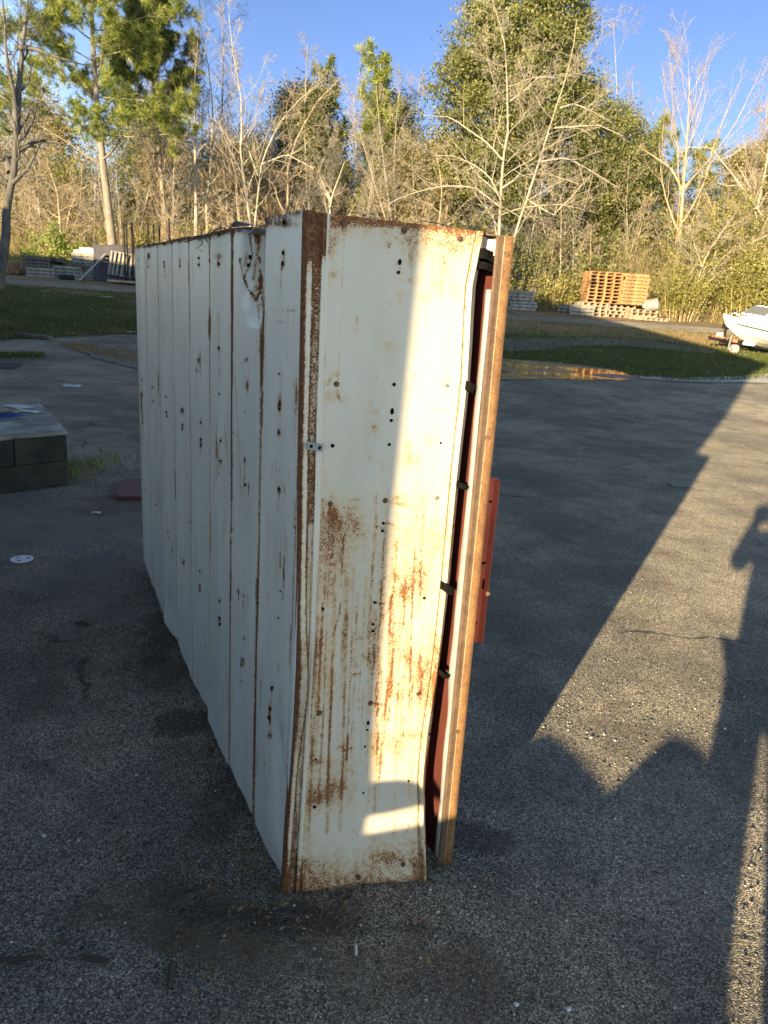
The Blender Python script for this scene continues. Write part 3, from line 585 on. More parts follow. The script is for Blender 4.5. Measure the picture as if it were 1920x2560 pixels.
# ------------------------------------------------------------------ ground
def jit2(m, wv):
    ns = m.n('ShaderNodeTexNoise'); ns.inputs['Scale'].default_value = 3.0; ns.inputs['Detail'].default_value = 6; m.L(wv, ns.inputs['Vector'])
    sc = m.n('ShaderNodeVectorMath', operation='SCALE'); m.L(ns.outputs['Color'], sc.inputs[0]); sc.inputs[3].default_value = 0.35
    ad = m.n('ShaderNodeVectorMath', operation='ADD'); m.L(wv, ad.inputs[0]); m.L(sc.outputs[0], ad.inputs[1]); return ad.outputs[0]
def asphalt(name, dust=1.0, stains=()):
    m = Mat(name, 0.85, 0, 0.35)
    wv = m.tc.outputs['Object']
    jit = m.n('ShaderNodeVectorMath', operation='ADD'); m.L(wv, jit.inputs[0])
    ns = m.n('ShaderNodeTexNoise'); ns.inputs['Scale'].default_value = 60; m.L(wv, ns.inputs['Vector'])
    sc = m.n('ShaderNodeVectorMath', operation='SCALE'); m.L(ns.outputs['Color'], sc.inputs[0]); sc.inputs[3].default_value = 0.006
    m.L(sc.outputs[0], jit.inputs[1]); vec = jit.outputs[0]
    v1 = m.voro(225, vec); v2 = m.voro(88, vec)
    s1 = m.n('ShaderNodeSeparateColor'); m.L(v1.outputs['Color'], s1.inputs[0])
    s2 = m.n('ShaderNodeSeparateColor'); m.L(v2.outputs['Color'], s2.inputs[0])
    patch = m.noise(0.55, 6, 0.62); patch2 = m.noise(2.7, 6, 0.65)
    pl = m.math('ADD', m.math('MULTIPLY', patch, 0.6), m.math('MULTIPLY', patch2, 0.4))
    worn = m.mr(pl, 0.42, 0.60)
    c = m.ramp(s1.outputs[0], [(0.0, (0.11, 0.10, 0.088)), (0.5, (0.37, 0.34, 0.285)), (0.8, (0.58, 0.53, 0.44)), (1.0, (0.80, 0.73, 0.62))])
    c2 = m.ramp(s2.outputs[0], [(0.0, (0.05, 0.046, 0.042)), (0.6, (0.30, 0.275, 0.23)), (1.0, (0.62, 0.57, 0.49))])
    big = m.math('MULTIPLY', m.mr(s2.outputs[1], 0.50, 0.56), m.mr(v2.outputs['Distance'], 0.42, 0.30))
    c = m.mix(big, c, c2)
    gap = m.mr(v1.outputs['Distance'], 0.38, 0.62)
    c = m.mix(m.math('MULTIPLY', gap, 0.62), c, (0.022, 0.021, 0.02))  # crevice shade between the stones put into the colour
    c = m.mix(1.0, c, m.mix(worn, (0.92, 0.91, 0.885), (1.7 * dust, 1.65 * dust, 1.54 * dust)), 'MULTIPLY')
    dirt = m.math('MULTIPLY', m.mr(m.noise(1.3, 7, 0.7, dist=0.6), 0.52, 0.70), 0.5)
    c = m.mix(dirt, c, (0.10, 0.08, 0.055))
    # worn-in stains with their own outlines, and a few cracks
    wob = m.noise(5.0, 6, 0.7)
    def spot(x, y, rx, ry):
        v = m.n('ShaderNodeVectorMath', operation='SUBTRACT'); m.L(wv, v.inputs[0]); v.inputs[1].default_value = (x, y, 0)
        v2 = m.n('ShaderNodeVectorMath', operation='MULTIPLY'); m.L(v.outputs[0], v2.inputs[0]); v2.inputs[1].default_value = (1 / rx, 1 / ry, 0)
        ln = m.n('ShaderNodeVectorMath', operation='LENGTH'); m.L(v2.outputs[0], ln.inputs[0])
        return m.mr(m.math('ADD', ln.outputs['Value'], m.math('MULTIPLY', m.math('SUBTRACT', wob, 0.5), 3.2)), 1.15, 0.55)
    for x, y, rx, ry, col, f in stains:
        c = m.mix(m.math('MULTIPLY', spot(x, y, rx, ry), f), c, col)
    ck = m.voro(0.75, m.coord((1, 1, 0)), 'DISTANCE_TO_EDGE'); m.L(jit2(m, wv), ck.inputs['Vector'])
    crack = m.math('MULTIPLY', m.mr(ck.outputs['Distance'], 0.013, 0.004), m.mr(m.noise(0.9, 4), 0.56, 0.64))
    c = m.mix(m.math('MULTIPLY', crack, 0.8), c, (0.015, 0.014, 0.013))
    m.color(c); m.p.inputs['Diffuse Roughness'].default_value = 1.0
    h = m.math('ADD', m.math('MULTIPLY', m.math('SUBTRACT', 0.6, v1.outputs['Distance']), m.math('ADD', 0.4, s1.outputs[1])), m.math('MULTIPLY', big, 0.9))
    h = m.math('ADD', h, m.math('MULTIPLY', m.noise(33, 5, 0.7), 0.8))
    m.bump(h, 1.0, 0.028)
    m.rough(m.mr(m.noise(0.8, 5), 0.35, 0.65, 0.62, 0.92))
    return m.m
def _sp(x, y): return tuple(gh(x, y)[:2])
DAMP = (0.025, 0.023, 0.021); SOIL = (0.17, 0.118, 0.075); DUST = (0.30, 0.29, 0.28)
ASPH = asphalt('worn_asphalt', 1.0, [(*_sp(400, 1680), .20, .14, DAMP, .5), (*_sp(460, 1800), .15, .12, DAMP, .65), (*_sp(410, 2300), .24, .10, SOIL, .5), (*_sp(640, 2330), .30, .14, SOIL, .55), (*_sp(180, 1290), .9, .8, DUST, .55), (*_sp(290, 1440), .5, .6, DUST, .5),
    (*_sp(760, 2300), .35, .05, DAMP, .6), (*_sp(1180, 2090), .16, .07, DAMP, .6), (*_sp(1010, 2450), .32, .12, SOIL, .4), (*_sp(300, 1260), .35, .3, SOIL, .5), (*_sp(420, 1560), .12, .5, DAMP, .5), (*_sp(560, 1990), .10, .25, DAMP, .5)])
ASPH2 = asphalt('smooth_drive_asphalt', 0.8)

# near part of the lot is a fine sheet with gentle unevenness; the rest runs on to the horizon
xs = np.concatenate([[-300, -80, -40], np.linspace(-25, 25, 201), [40, 80, 300]])
NV = 130; V = []
for x in xs:
    y1 = edge_y(x) + 0.25
    ys = np.concatenate([[-300, -60], np.linspace(-12, y1, NV - 2)])
    V.append(np.stack([np.full(NV, x), ys, np.zeros(NV)], -1))
V = np.array(V)
V[..., 2] = 0.010 * vnoise(V[..., 0] * 0.9, V[..., 1] * 0.9, 41) * np.clip((np.hypot(V[..., 0] - 0.0, V[..., 1] - 2.0) - 0.2) / 3, 0, 1) * (np.abs(V[..., 0]) < 26) * (V[..., 1] < 16) - 0.004 + 0.045 * np.maximum(0, V[..., 1] - 13.0)
lot = tag(fast_mesh('asphalt_lot', V.reshape(-1, 3), grid_faces(len(xs), NV), ASPH, smooth=True), kind='structure')

def strip(name, xs, ya, yb, nv, mat, lift=0.0, attrs=None, bumpz=0.0, kind='structure'):
    V = []
    for x in xs:
        a = ya(x); c = yb(x)
        V.append([(x, y, terrain(x, y) + lift) for y in np.linspace(a, c, nv)])
    V = np.array(V)
    if bumpz: V[..., 2] += bumpz * vnoise(V[..., 0] * 0.7, V[..., 1] * 0.7, 51) * np.clip(np.minimum(np.arange(nv), nv - 1 - np.arange(nv)) / 3.0, 0, 1)[None, :]
    o = fast_mesh(name, V.reshape(-1, 3), grid_faces(len(xs), nv), mat, attrs=attrs(V.reshape(-1, 3)) if attrs else None, smooth=True)
    return tag(o, kind=kind)

g = Mat('bank_turf', 0.95, 0, 0.1)
nz = g.noise(0.9, 6, 0.65); nf = g.noise(26, 5, 0.75); dryv = g.attr('dry')
dm = g.mr(g.math('ADD', g.math('ADD', g.math('MULTIPLY', nz, 0.55), g.math('MULTIPLY', nf, 0.35)), dryv), 0.48, 0.80)
gc = g.mix(g.mr(nf, 0.3, 0.7), (0.040, 0.050, 0.017), (0.10, 0.115, 0.038))
dc = g.mix(g.mr(nf, 0.3, 0.7), (0.13, 0.092, 0.052), (0.34, 0.245, 0.13))
g.color(g.mix(dm, gc, dc)); g.bump(g.noise(40, 5, 0.8), 0.9, 0.05); g.p.inputs['Diffuse Roughness'].default_value = 1.0; TURF = g.m
DIRT = simple('track_gravel', (0.13, 0.115, 0.095), 0.95, 0, 0.45, 5, 0.5, 0.02)
LITTER = simple('leaf_litter', (0.20, 0.135, 0.07), 0.95, 0, 0.5, 7, 0.8, 0.05)
WATER = Mat('standing_water', 0.03, 0, 0.5); WATER.color((0.012, 0.012, 0.011)); WATER.p.inputs['IOR'].default_value = 1.33
wm_ = WATER.mr(WATER.noise(0.9, 6, 0.65, vec=WATER.coord((.7, 1.3, 1)), dist=.5), 0.44, 0.53); WATER.color(WATER.mix(wm_, (0.15, 0.14, 0.122), (0.012, 0.012, 0.011))); WATER.rough(WATER.math('SUBTRACT', 0.55, WATER.math('MULTIPLY', wm_, 0.52)))
WATER.bump(WATER.noise(2.2, 3, 0.5, vec=WATER.coord((1, 0.6, 1))), 0.09, 0.02)
STRAW = simple('dry_grass_clippings', (0.17, 0.15, 0.12), 0.95, 0, 0.5, 6, 0.6, 0.03, c2=(0.09, 0.085, 0.075))
def dry_of(V):
    X, Y = V[:, 0], V[:, 1]
    t = np.clip((Y - 23.2) / 2.5, 0, 1); d = np.where(X > -2, -0.12 + 0.42 * t + 0.20 * vnoise(X * .7, Y * .7, 92), 0.05 + 0.12 * np.clip((Y - 24.5) / 3, 0, 1) + 0.24 * vnoise(X * .8, Y * .8, 91))
    return d
bx = np.concatenate([np.linspace(-45, -22, 12), np.linspace(-20, 24, 120), np.linspace(26, 45, 10)])
bank = strip('grass_bank', bx, lambda x: edge_y(x) - 0.02, lambda x: 29.3, 44, TURF, 0.008, lambda V: {'dry': dry_of(V)}, 0.03)
strip('upper_drive', bx, lambda x: 28.8 + 0.12 * math.sin(x * 1.3), lambda x: 32.0, 10, ASPH2, 0.02)
strip('woodland_floor', np.concatenate([[-260, -120, -70], bx, [70, 120, 260]]), lambda x: 31.6, lambda x: 170 if abs(x) > 60 else 110, 40, LITTER, 0.03, bumpz=0.12)
def patch(name, top, bot, mat, lift, n=40, flat=None, kind='structure', wob=0.0):
    """a ground patch between two outlines given in photo pixels"""
    hit = th if flat is None else gh
    tp = np.array([hit(*p)[:2] for p in top]); bt = np.array([hit(*p)[:2] for p in bot])
    def res(P):
        d = np.r_[0, np.cumsum(np.hypot(*np.diff(P, axis=0).T))]; t = np.linspace(0, d[-1], n)
        return np.stack([np.interp(t, d, P[:, 0]), np.interp(t, d, P[:, 1])], -1)
    A, B = res(tp), res(bt); rows = []
    for k in np.linspace(0, 1, 9):
        Q = A * (1 - k) + B * k
        Q = Q + wob * np.stack([vnoise(Q[:, 0] * 2.1 + k, Q[:, 1] * 2.1, 61), vnoise(Q[:, 0] * 2.3, Q[:, 1] * 2.3 + k, 62)], -1)
        rows.append([(x, y, (terrain(x, y) if flat is None else flat) + lift) for x, y in Q])
    V = np.array(rows)
    return tag(fast_mesh(name, V.reshape(-1, 3), grid_faces(9, n), mat, smooth=True), kind=kind)
patch('dirt_track', [(1200, 853), (1300, 850), (1500, 848), (1640, 856), (1780, 876)], [(1200, 878), (1300, 882), (1430, 868), (1560, 866), (1640, 874), (1790, 886)], DIRT, 0.030, wob=0.18)
patch('puddle', [(1160, 902), (1256, 897), (1433, 911), (1505, 921), (1560, 930)], [(1160, 950), (1256, 951), (1400, 950), (1520, 953), (1592, 949)], WATER.m, 0.012, wob=0.16)
patch('gravel_edge', [(1600, 942), (1700, 948), (1800, 944), (1930, 936)], [(1600, 948), (1700, 956), (1800, 957), (1930, 960)], simple('pale_gravel', (0.42, 0.40, 0.36), 0.9, 0, 0.5, 30, 0.8, 0.03), 0.018, wob=0.1)
patch('straw_patch', [(160, 856), (215, 857), (280, 862), (372, 870)], [(180, 872), (240, 898), (310, 914), (372, 926)], STRAW, 0.012, wob=0.15)
patch('grass_verge', [(-60, 886), (40, 887), (105, 890)], [(-60, 896), (40, 895), (105, 892)], TURF, 0.010, wob=0.12)
patch('asphalt_repair', [(-40, 907), (45, 909), (58, 911)], [(-60, 922), (30, 922), (48, 920)], simple('fresh_asphalt', (0.018, 0.018, 0.02), 0.9, 0, 0.3, 40, 0.5), 0.010)

rng = np.random.RandomState(5)
# grass blades over the bank: one uncountable mass
def blades(name, n, sampler, hmin, hmax, mats, seed, label, wid=0.012):
    rs = np.random.RandomState(seed); P = sampler(rs, n); n = len(P)
    z = np.array([terrain(x, y) for x, y in P])
    h = rs.uniform(hmin, hmax, n); a = rs.uniform(0, 2 * np.pi, n); ln = rs.uniform(0, 0.7, n) * h; la = rs.uniform(0, 2 * np.pi, n)
    b = np.stack([P[:, 0], P[:, 1], z + 0.012], -1); w = np.stack([np.cos(a), np.sin(a), 0 * a], -1) * wid * rs.uniform(.6, 1.4, n)[:, None]
    t = b + np.stack([np.cos(la) * ln, np.sin(la) * ln, h], -1)
    V = np.stack([b - w, b + w, t], 1).reshape(-1, 3); F = np.arange(3 * n).reshape(-1, 3)
    X, Y = P[:, 0], P[:, 1]
    dr = dry_of(np.stack([X, Y, z], -1)) + 0.55 * 0.5 + 0.12 * vnoise(X * .9, Y * .9, 8) + rs.normal(0, 0.16, n)
    mi = (dr > np.where(X > -2, 0.44, 0.60)).astype(int)
    return tag(fast_mesh(name, V, F, mats, mi=mi), label, 'grass', kind='stuff')
GB = Mat('grass_blade', 0.8, 0, 0.15); GB.color(GB.ramp(GB.noise(3.0, 4), [(0.3, (0.040, 0.054, 0.016)), (0.7, (0.11, 0.13, 0.038))])); GB.translucent((0.07, 0.09, 0.03), 0.3)
DB = Mat('dry_grass_blade', 0.85, 0, 0.1); DB.color(DB.ramp(DB.noise(5.0, 4), [(0.3, (0.13, 0.095, 0.05)), (0.7, (0.30, 0.225, 0.12))])); DB.translucent((0.35, 0.26, 0.12), 0.3)
def bank_s(rs, n):
    X = rs.uniform(-17, 19, n); e = np.array([edge_y(x) for x in X]); Y = e - 0.06 + rs.beta(1, 1.25, n) * (28.9 - e); return np.stack([X, Y], -1)
blades('grass', 90000, bank_s, 0.03, 0.10, [GB.m, DB.m], 3, 'short shaded grass covering the bank behind the lot', 0.012)

# loose stones and pine straw lying on the near asphalt
blades('verge_grass', 1600, lambda rs, n: np.array([th(rs.uniform(-40, 110), 891 + rs.normal(0, 3.2))[:2] for _ in range(n)]), 0.02, 0.07, [GB.m, DB.m], 33, 'thin strip of grass growing across the asphalt at the left edge', 0.010)
blades('loose_straw', 2600, lambda rs, n: np.array([th(*(lambda t: (165 + 215 * t, 862 + 38 * t + rs.normal(0, 4 + 9 * t)))(rs.uniform(0, 1)))[:2] for _ in range(n)]), 0.005, 0.02, [DB.m, DB.m], 34, 'scattered pale straw on the asphalt below the left bank', 0.02)
rs = np.random.RandomState(9)
n = 14000
r_ = rs.uniform(0, 1, n) ** 0.6 * 4.2; X = rs.uniform(-1.7, 1.7, n) * (0.5 + r_ / 3); Y = 0.35 + r_
sz = np.exp(rs.normal(-5.6, 0.34, n)); sz = np.clip(sz, 0.0013, 0.0062) * np.clip(1.25 - r_ * 0.13, 0.6, 1)
oct_v = np.array([(1, 0, 0), (-1, 0, 0), (0, 1, 0), (0, -1, 0), (0, 0, .75), (0, 0, -.75)], float)
oct_f = np.array([(0, 2, 4), (2, 1, 4), (1, 3, 4), (3, 0, 4), (2, 0, 5), (1, 2, 5), (3, 1, 5), (0, 3, 5)])
ang = rs.uniform(0, 6.28, n); jit = rs.uniform(0.6, 1.35, (n, 6, 1))
vv = oct_v[None] * jit * sz[:, None, None]
ca, sa = np.cos(ang)[:, None], np.sin(ang)[:, None]
vv = np.stack([vv[..., 0] * ca - vv[..., 1] * sa, vv[..., 0] * sa + vv[..., 1] * ca, vv[..., 2]], -1)
vv += np.stack([X, Y, sz * 0.35 - 0.003], -1)[:, None, :]
STONE = Mat('loose_stone', 0.9, 0, 0.25); STONE.color(STONE.ramp(STONE.attr('tint'), [(0.0, (0.05, 0.05, 0.05)), (0.6, (0.17, 0.16, 0.145)), (0.92, (0.38, 0.355, 0.315)), (1.0, (0.7, 0.66, 0.6))]))
tag(fast_mesh('loose_gravel', vv.reshape(-1, 3), (oct_f[None] + (np.arange(n) * 6)[:, None, None]).reshape(-1, 3), STONE.m, attrs={'tint': np.repeat(rs.uniform(0, 1, n) ** 1.3, 6)}), 'fine loose stones scattered over the near asphalt', 'gravel', kind='stuff')
n = 900
cl = [(-0.42, 1.62, 0.16, 170), (-0.25, 1.5, 0.3, 160), (0.35, 1.25, 0.35, 110), (0.7, 1.5, 0.4, 70), (-0.9, 2.6, 0.8, 150), (0.2, 1.1, 0.6, 130), (-0.7, 1.5, 0.5, 110)]
P = np.concatenate([np.stack([rs.normal(a, s_, k), rs.normal(b_, s_ * 0.8, k)], -1) for a, b_, s_, k in cl]); n = len(P)
fr = []
for k in range(n):
    a = rs.uniform(0, 6.28); L = rs.uniform(0.03, 0.11); c = rs.uniform(-0.6, 0.6); pts = []
    for t in np.linspace(0, 1, 4): pts.append((P[k, 0] + math.cos(a + c * t) * L * t, P[k, 1] + math.sin(a + c * t) * L * t, 0.0015 + 0.004 * math.sin(3.14 * t) * rs.uniform(0, 1)))
    fr.append(tube_arrays(np.array(pts), np.full(4, rs.uniform(0.0004, 0.0008)), 3))
off = 0; vs = []; fs = []
for v, f in fr: vs.append(v); fs.append(f + off); off += len(v)
NEED = simple('fallen_pine_needle', (0.20, 0.155, 0.10), 0.85, 0, 0.5, 8, 0)
tag(fast_mesh('pine_straw', np.concatenate(vs), np.concatenate(fs), NEED), 'thin dry pine needles strewn over the near asphalt', 'pine straw', kind='stuff')

# ------------------------------------------------------------------ things that stand behind the camera and cast the long shadows
SID = simple('building_siding', (0.68, 0.66, 0.62), 0.7, 0, 0.1, 3, 0.1)
ROOFM = simple('building_roof_metal', (0.22, 0.22, 0.23), 0.5, 0.4, 0.15, 3, 0.1)
GLASSD = simple('dark_window_glass', (0.02, 0.025, 0.03), 0.08, 0, 0.1, 3, 0)
bld = thing('building', 'big grey metal-sided building with a gable roof, standing beside the lot behind the viewpoint', 'building', (-10, -8, 0))
cx_, cy_ = -1.15, -0.50              # its near wall corner
UW = np.array([-0.835, 0.55, 0]); NB = np.array([-0.55, -0.835, 0]); BC = np.array([cx_, cy_, 0])
b = MB()
prof = [(0, 0), (0, 5.72), (11, 9.98), (22, 6.8), (46, 7.3), (46, 0)]
b.prism(prof, UW, (0, 0, 1), NB * 14, BC); b.build('wall', SID, bld)
b = MB()
rp = [(-0.30, 5.86), (11, 10.15), (22, 6.95), (46.4, 7.5)]
b.prism(rp + [(x, z + 0.12) for x, z in rp[::-1]], UW, (0, 0, 1), NB * 14.6, BC - NB * 0.08); b.build('roof', ROOFM, bld)
for u in (9, 15, 21):
    b = MB(); q = BC + UW * u - NB * 0.002 + UP * 1.1; b.boxo(q, UW * 1.4, -NB * 0.06, UP * 1.2); w_ = b.build('window', SID, bld); b = MB(); b.boxo(q + UW * 0.1 + UP * 0.1 - NB * 0.05, UW * 1.2, -NB * 0.02, UP * 1.0); b.build('pane', GLASSD, w_)
b = MB(); dp = np.array([0.5227, 1.0, 0]) * 0.0; rt = np.array([0.886, -0.463, 0])
b.tube([BC + rt * -0.036 + UP * 0.0, BC + rt * -0.034 + UP * 1.1, BC + rt * -0.026 + UP * 1.5, BC + rt * -0.022 + UP * 1.9, BC + rt * -0.012 + UP * 2.4, BC + rt * -0.008 + UP * 5.7], 0.035, 10); b.build('shadow_edge_pipe', ROOFM, bld, smooth=True)  # unseen pipe added to slant the shadow edge on the end panel
b = MB(); b.boxo(BC + UW * 4 - NB * 0.002, UW, -NB * 0.06, UP * 2.2); b.build('door', ROOFM, bld)

WOODB = simple('blocker_wood', (0.22, 0.15, 0.09), 0.8, 0, 0.3, 10, 0.2)
bt = thing('bench_blocker', 'unseen low wooden shadow blocker with rounded seat ends, added behind the viewpoint', 'bench_blocker', (-1.6, -0.32, 0))  # unseen seat added to cast the finger shadow low on the end panel
def wl_pt(w, Y): return w + 0.5227 * Y
yb = -0.25
xe = wl_pt(-0.812, yb)
b = MB(); pl_ = [(xe - 1.5, 0.004), (xe - 0.14, 0.008), (xe - 0.06, 0.018), (xe - 0.018, 0.030), (xe, 0.044), (xe - 0.014, 0.060), (xe - 0.05, 0.066), (xe - 1.5, 0.066)]
b.prism(pl_, (1, 0, 0), (0, 0, 1), (0, -0.2, 0), (0, yb, 0.735)); b.build('seat', WOODB, bt)
for x in (xe - 0.45, xe - 1.35):
    b = MB(); b.box((x, yb - 0.1, 0.367), (0.06, 0.18, 0.735)); b.build('leg', WOODB, bt)

# unseen low blocker, added and shaped to cast the humped ground shadow
HEAPM = simple('heap_grey', (0.12, 0.12, 0.13), 0.7, 0, 0.2, 4, 0.3)
hw = [-1.35, -1.0, -0.82, -0.66, -0.55, -0.44, -0.36, -0.325, -0.28, -0.22, -0.165, -0.09, -0.02, 0.02]
hh = [0.66, 0.715, 0.725, 0.775, 0.748, 0.718, 0.692, 0.684, 0.712, 0.756, 0.784, 0.772, 0.742, 0.5]
V = []
for w_ in np.linspace(-1.35, 0.02, 60):
    H = np.interp(w_, hw, hh); col = []
    for t in np.linspace(-1, 1, 22):
        y = -0.62 + 0.42 * t; col.append((wl_pt(w_, -0.45), y, H * max(0.0, 1 - abs(t) ** 3.0)))
    V.append(col)
V = np.array(V)
heap = fast_mesh('shadow_heap', V.reshape(-1, 3), grid_faces(60, 22), HEAPM, loc=(-0.8, -0.62, 0), smooth=True)
tag(heap, 'unseen low lumpy shadow blocker, added on the asphalt behind the viewpoint', 'heap')

# the photographer
SKIN = simple('skin', (0.45, 0.27, 0.19), 0.55, 0, 0.08, 20, 0.05)
SHIRT = simple('jacket_cloth', (0.06, 0.07, 0.10), 0.9, 0, 0.2, 20, 0.2)
JEAN = simple('jeans_cloth', (0.04, 0.055, 0.09), 0.9, 0, 0.25, 30, 0.2)
EYEW = simple('eye_white', (0.7, 0.7, 0.68), 0.3, 0, 0.05, 10, 0)
HAIR = simple('hair', (0.03, 0.02, 0.015), 0.7, 0, 0.3, 60, 0.3)
PX, PY = 0.045, -0.36
def skin_obj(name, verts, edges, radii, mat, root, parent=None, loc=None, sub=2):
    base = np.zeros(3)
    if parent is not None: base += np.array(parent.location)
    if loc is not None: base = base + np.array(loc)
    me = bpy.data.meshes.new(name); me.from_pydata([tuple(np.array(v) - base) for v in verts], edges, [])
    o = bpy.data.objects.new(name, me); COL.objects.link(o)
    if loc is not None: o.location = loc
    if parent is not None: o.parent = parent
    sk = o.modifiers.new('skin', 'SKIN'); sk.use_smooth_shade = True
    lay = me.skin_vertices[0] if me.skin_vertices else None
    if lay is None:
        bpy.context.view_layer.objects.active = o
        bpy.ops.mesh.customdata_skin_add(); lay = me.skin_vertices[0]
    for i, r in enumerate(radii):
        lay.data[i].radius = (r, r) if not isinstance(r, tuple) else r
        lay.data[i].use_root = (i == root)
    o.modifiers.new('sub', 'SUBSURF').levels = sub; o.modifiers['sub'].render_levels = sub
    me.materials.append(mat); return o
J = {}; VS = []; RS = []; ED = []
def jt(name, p, r, par=None):
    J[name] = len(VS); VS.append(np.array(p, float)); RS.append(r)
    if par is not None: ED.append((J[par], J[name]))
jt('pelvis', (PX, PY, 0.95), (0.165, 0.12))
jt('waist', (PX, PY + .01, 1.12), (0.15, 0.11), 'pelvis'); jt('chest', (PX, PY + .02, 1.34), (0.175, 0.125), 'waist'); jt('neck0', (PX, PY + .03, 1.48), 0.075, 'chest')
jt('neck', (PX, PY + .04, 1.54), 0.058, 'neck0'); jt('head', (PX, PY + .06, 1.62), 0.075, 'neck'); jt('head2', (PX, PY + .075, 1.70), (0.082, 0.098), 'head'); jt('crown', (PX, PY + .06, 1.765), 0.06, 'head2')
for s in (-1, 1):
    q = 'l' if s < 0 else 'r'
    jt(q + 'sh', (PX + s * .17, PY + .02, 1.42), 0.07, 'chest')
    if s < 0: el, wr = (PX - .225, PY + .13, 1.24), (-0.005, -0.065, 1.50)
    else: el, wr = (PX + .24, PY + .15, 1.24), (0.145, -0.065, 1.49)
    jt(q + 'el', el, 0.05, q + 'sh'); jt(q + 'wr', wr, 0.03, q + 'el')
    jt(q + 'hip', (PX + s * .105, PY, 0.86), 0.088, 'pelvis'); jt(q + 'kn', (PX + s * .122, PY + .01, 0.50), 0.068, q + 'hip'); jt(q + 'an', (PX + s * .135, PY - .02, 0.10), 0.048, q + 'kn'); jt(q + 'toe', (PX + s * .16, PY + .16, 0.045), 0.043, q + 'an')
    # palm and five fingers wrapping the phone edges
    dirx = 1 if s < 0 else -1
    pal = np.array(wr) + np.array([0.0, 0.02, 0.065]); jt(q + 'palm', pal, (0.032, 0.018), q + 'wr')
    for i, (dz, L_) in enumerate(((0.045, .040), (0.028, .046), (0.010, .044), (-0.008, .036))):
        a = pal + np.array([-.004 * dirx, .026, dz]); c = a + np.array([.012 * dirx, .018, 0.004]); d = a + np.array([L_ * dirx, .020, 0.002])
        jt(f'{q}f{i}a', a, 0.0095, q + 'palm'); jt(f'{q}f{i}b', c, 0.0088, f'{q}f{i}a'); jt(f'{q}f{i}c', d, 0.0075, f'{q}f{i}b')
    a = pal + np.array([.012 * dirx, -.012, .02]); jt(q + 'ta', a, 0.0115, q + 'palm'); jt(q + 'tb', a + np.array([.028 * dirx, -.004, .022]), 0.010, q + 'ta'); jt(q + 'tc', a + np.array([.045 * dirx, .0, .040]), 0.008, q + 'tb')
per = skin_obj('person', VS, ED, RS, SKIN, 0, loc=(PX, PY, 0))
tag(per, 'person in a dark jacket and jeans standing with both arms raised, taking the photograph', 'person')
def garment(name, keys, extra, mat):
    idx = {k: i for i, k in enumerate(keys)}
    ed = [(idx[k0], idx[k1]) for (a, c) in ED for k0 in [next(k for k in J if J[k] == a)] for k1 in [next(k for k in J if J[k] == c)] if k0 in idx and k1 in idx]
    rr = [tuple(np.array(RS[J[k]]) + extra) if isinstance(RS[J[k]], tuple) else RS[J[k]] + extra for k in keys]
    return skin_obj(name, [VS[J[k]] for k in keys], ed, rr, mat, 0, parent=per)
garment('jacket', ['pelvis', 'waist', 'chest', 'neck0', 'lsh', 'lel', 'lwr', 'rsh', 'rel', 'rwr'], 0.014, SHIRT)
garment('jeans', ['pelvis', 'lhip', 'lkn', 'lan', 'rhip', 'rkn', 'ran'], 0.012, JEAN)
b = MB()
hv = []
for th_ in np.linspace(0, math.pi * 0.62, 9):
    for ph in np.linspace(0, 2 * math.pi, 16, endpoint=False):
        back = 1.0 if math.sin(ph) < 0.3 else (0.55 if th_ > 1.0 else 1.0)
        hv.append((PX + 0.098 * math.sin(th_) * math.cos(ph), PY + 0.055 + 0.115 * math.sin(th_) * math.sin(ph) * back, 1.715 + 0.105 * math.cos(th_)))
fs = [(i * 16 + j, i * 16 + (j + 1) % 16, (i + 1) * 16 + (j + 1) % 16, (i + 1) * 16 + j) for i in range(8) for j in range(16)]
b.add(hv, fs); b.build('hair', HAIR, per, smooth=True)
b = MB()
for s in (-1, 1):
    b = MB(); b.box((PX + s * 0.032, PY + 0.165, 1.665), (0.026, 0.014, 0.012)); b.build('eye', EYEW, per, bevel=0.004)
b = MB(); b.prism([(-0.016, 0), (0.016, 0), (0.006, 0.045), (-0.006, 0.045)], (1, 0, 0), (0, 0.25, 1), (0, 0.022, -0.006), (PX, PY + 0.158, 1.625)); b.build('nose', SKIN, per, bevel=0.004)
b = MB(); b.box((PX, PY + 0.150, 1.598), (0.046, 0.016, 0.011)); b.build('mouth', simple('lip', (0.36, 0.14, 0.11), 0.5, 0, 0.1, 10, 0), per, bevel=0.004)
PHN = simple('phone_shell', (0.03, 0.03, 0.035), 0.3, 0, 0.1, 10, 0)
b = MB(); b.box((0.068, -0.022, 1.555), (0.076, 0.009, 0.155), rot=(R_(-16), 0, 0)); b.box((0.047, -0.0115, 1.600), (0.030, 0.004, 0.030), rot=(R_(-16), 0, 0))
tag(b.build('phone', PHN, loc=(0.068, -0.02, 1.55), bevel=0.003), 'black phone held upright by the person behind the viewpoint', 'phone')

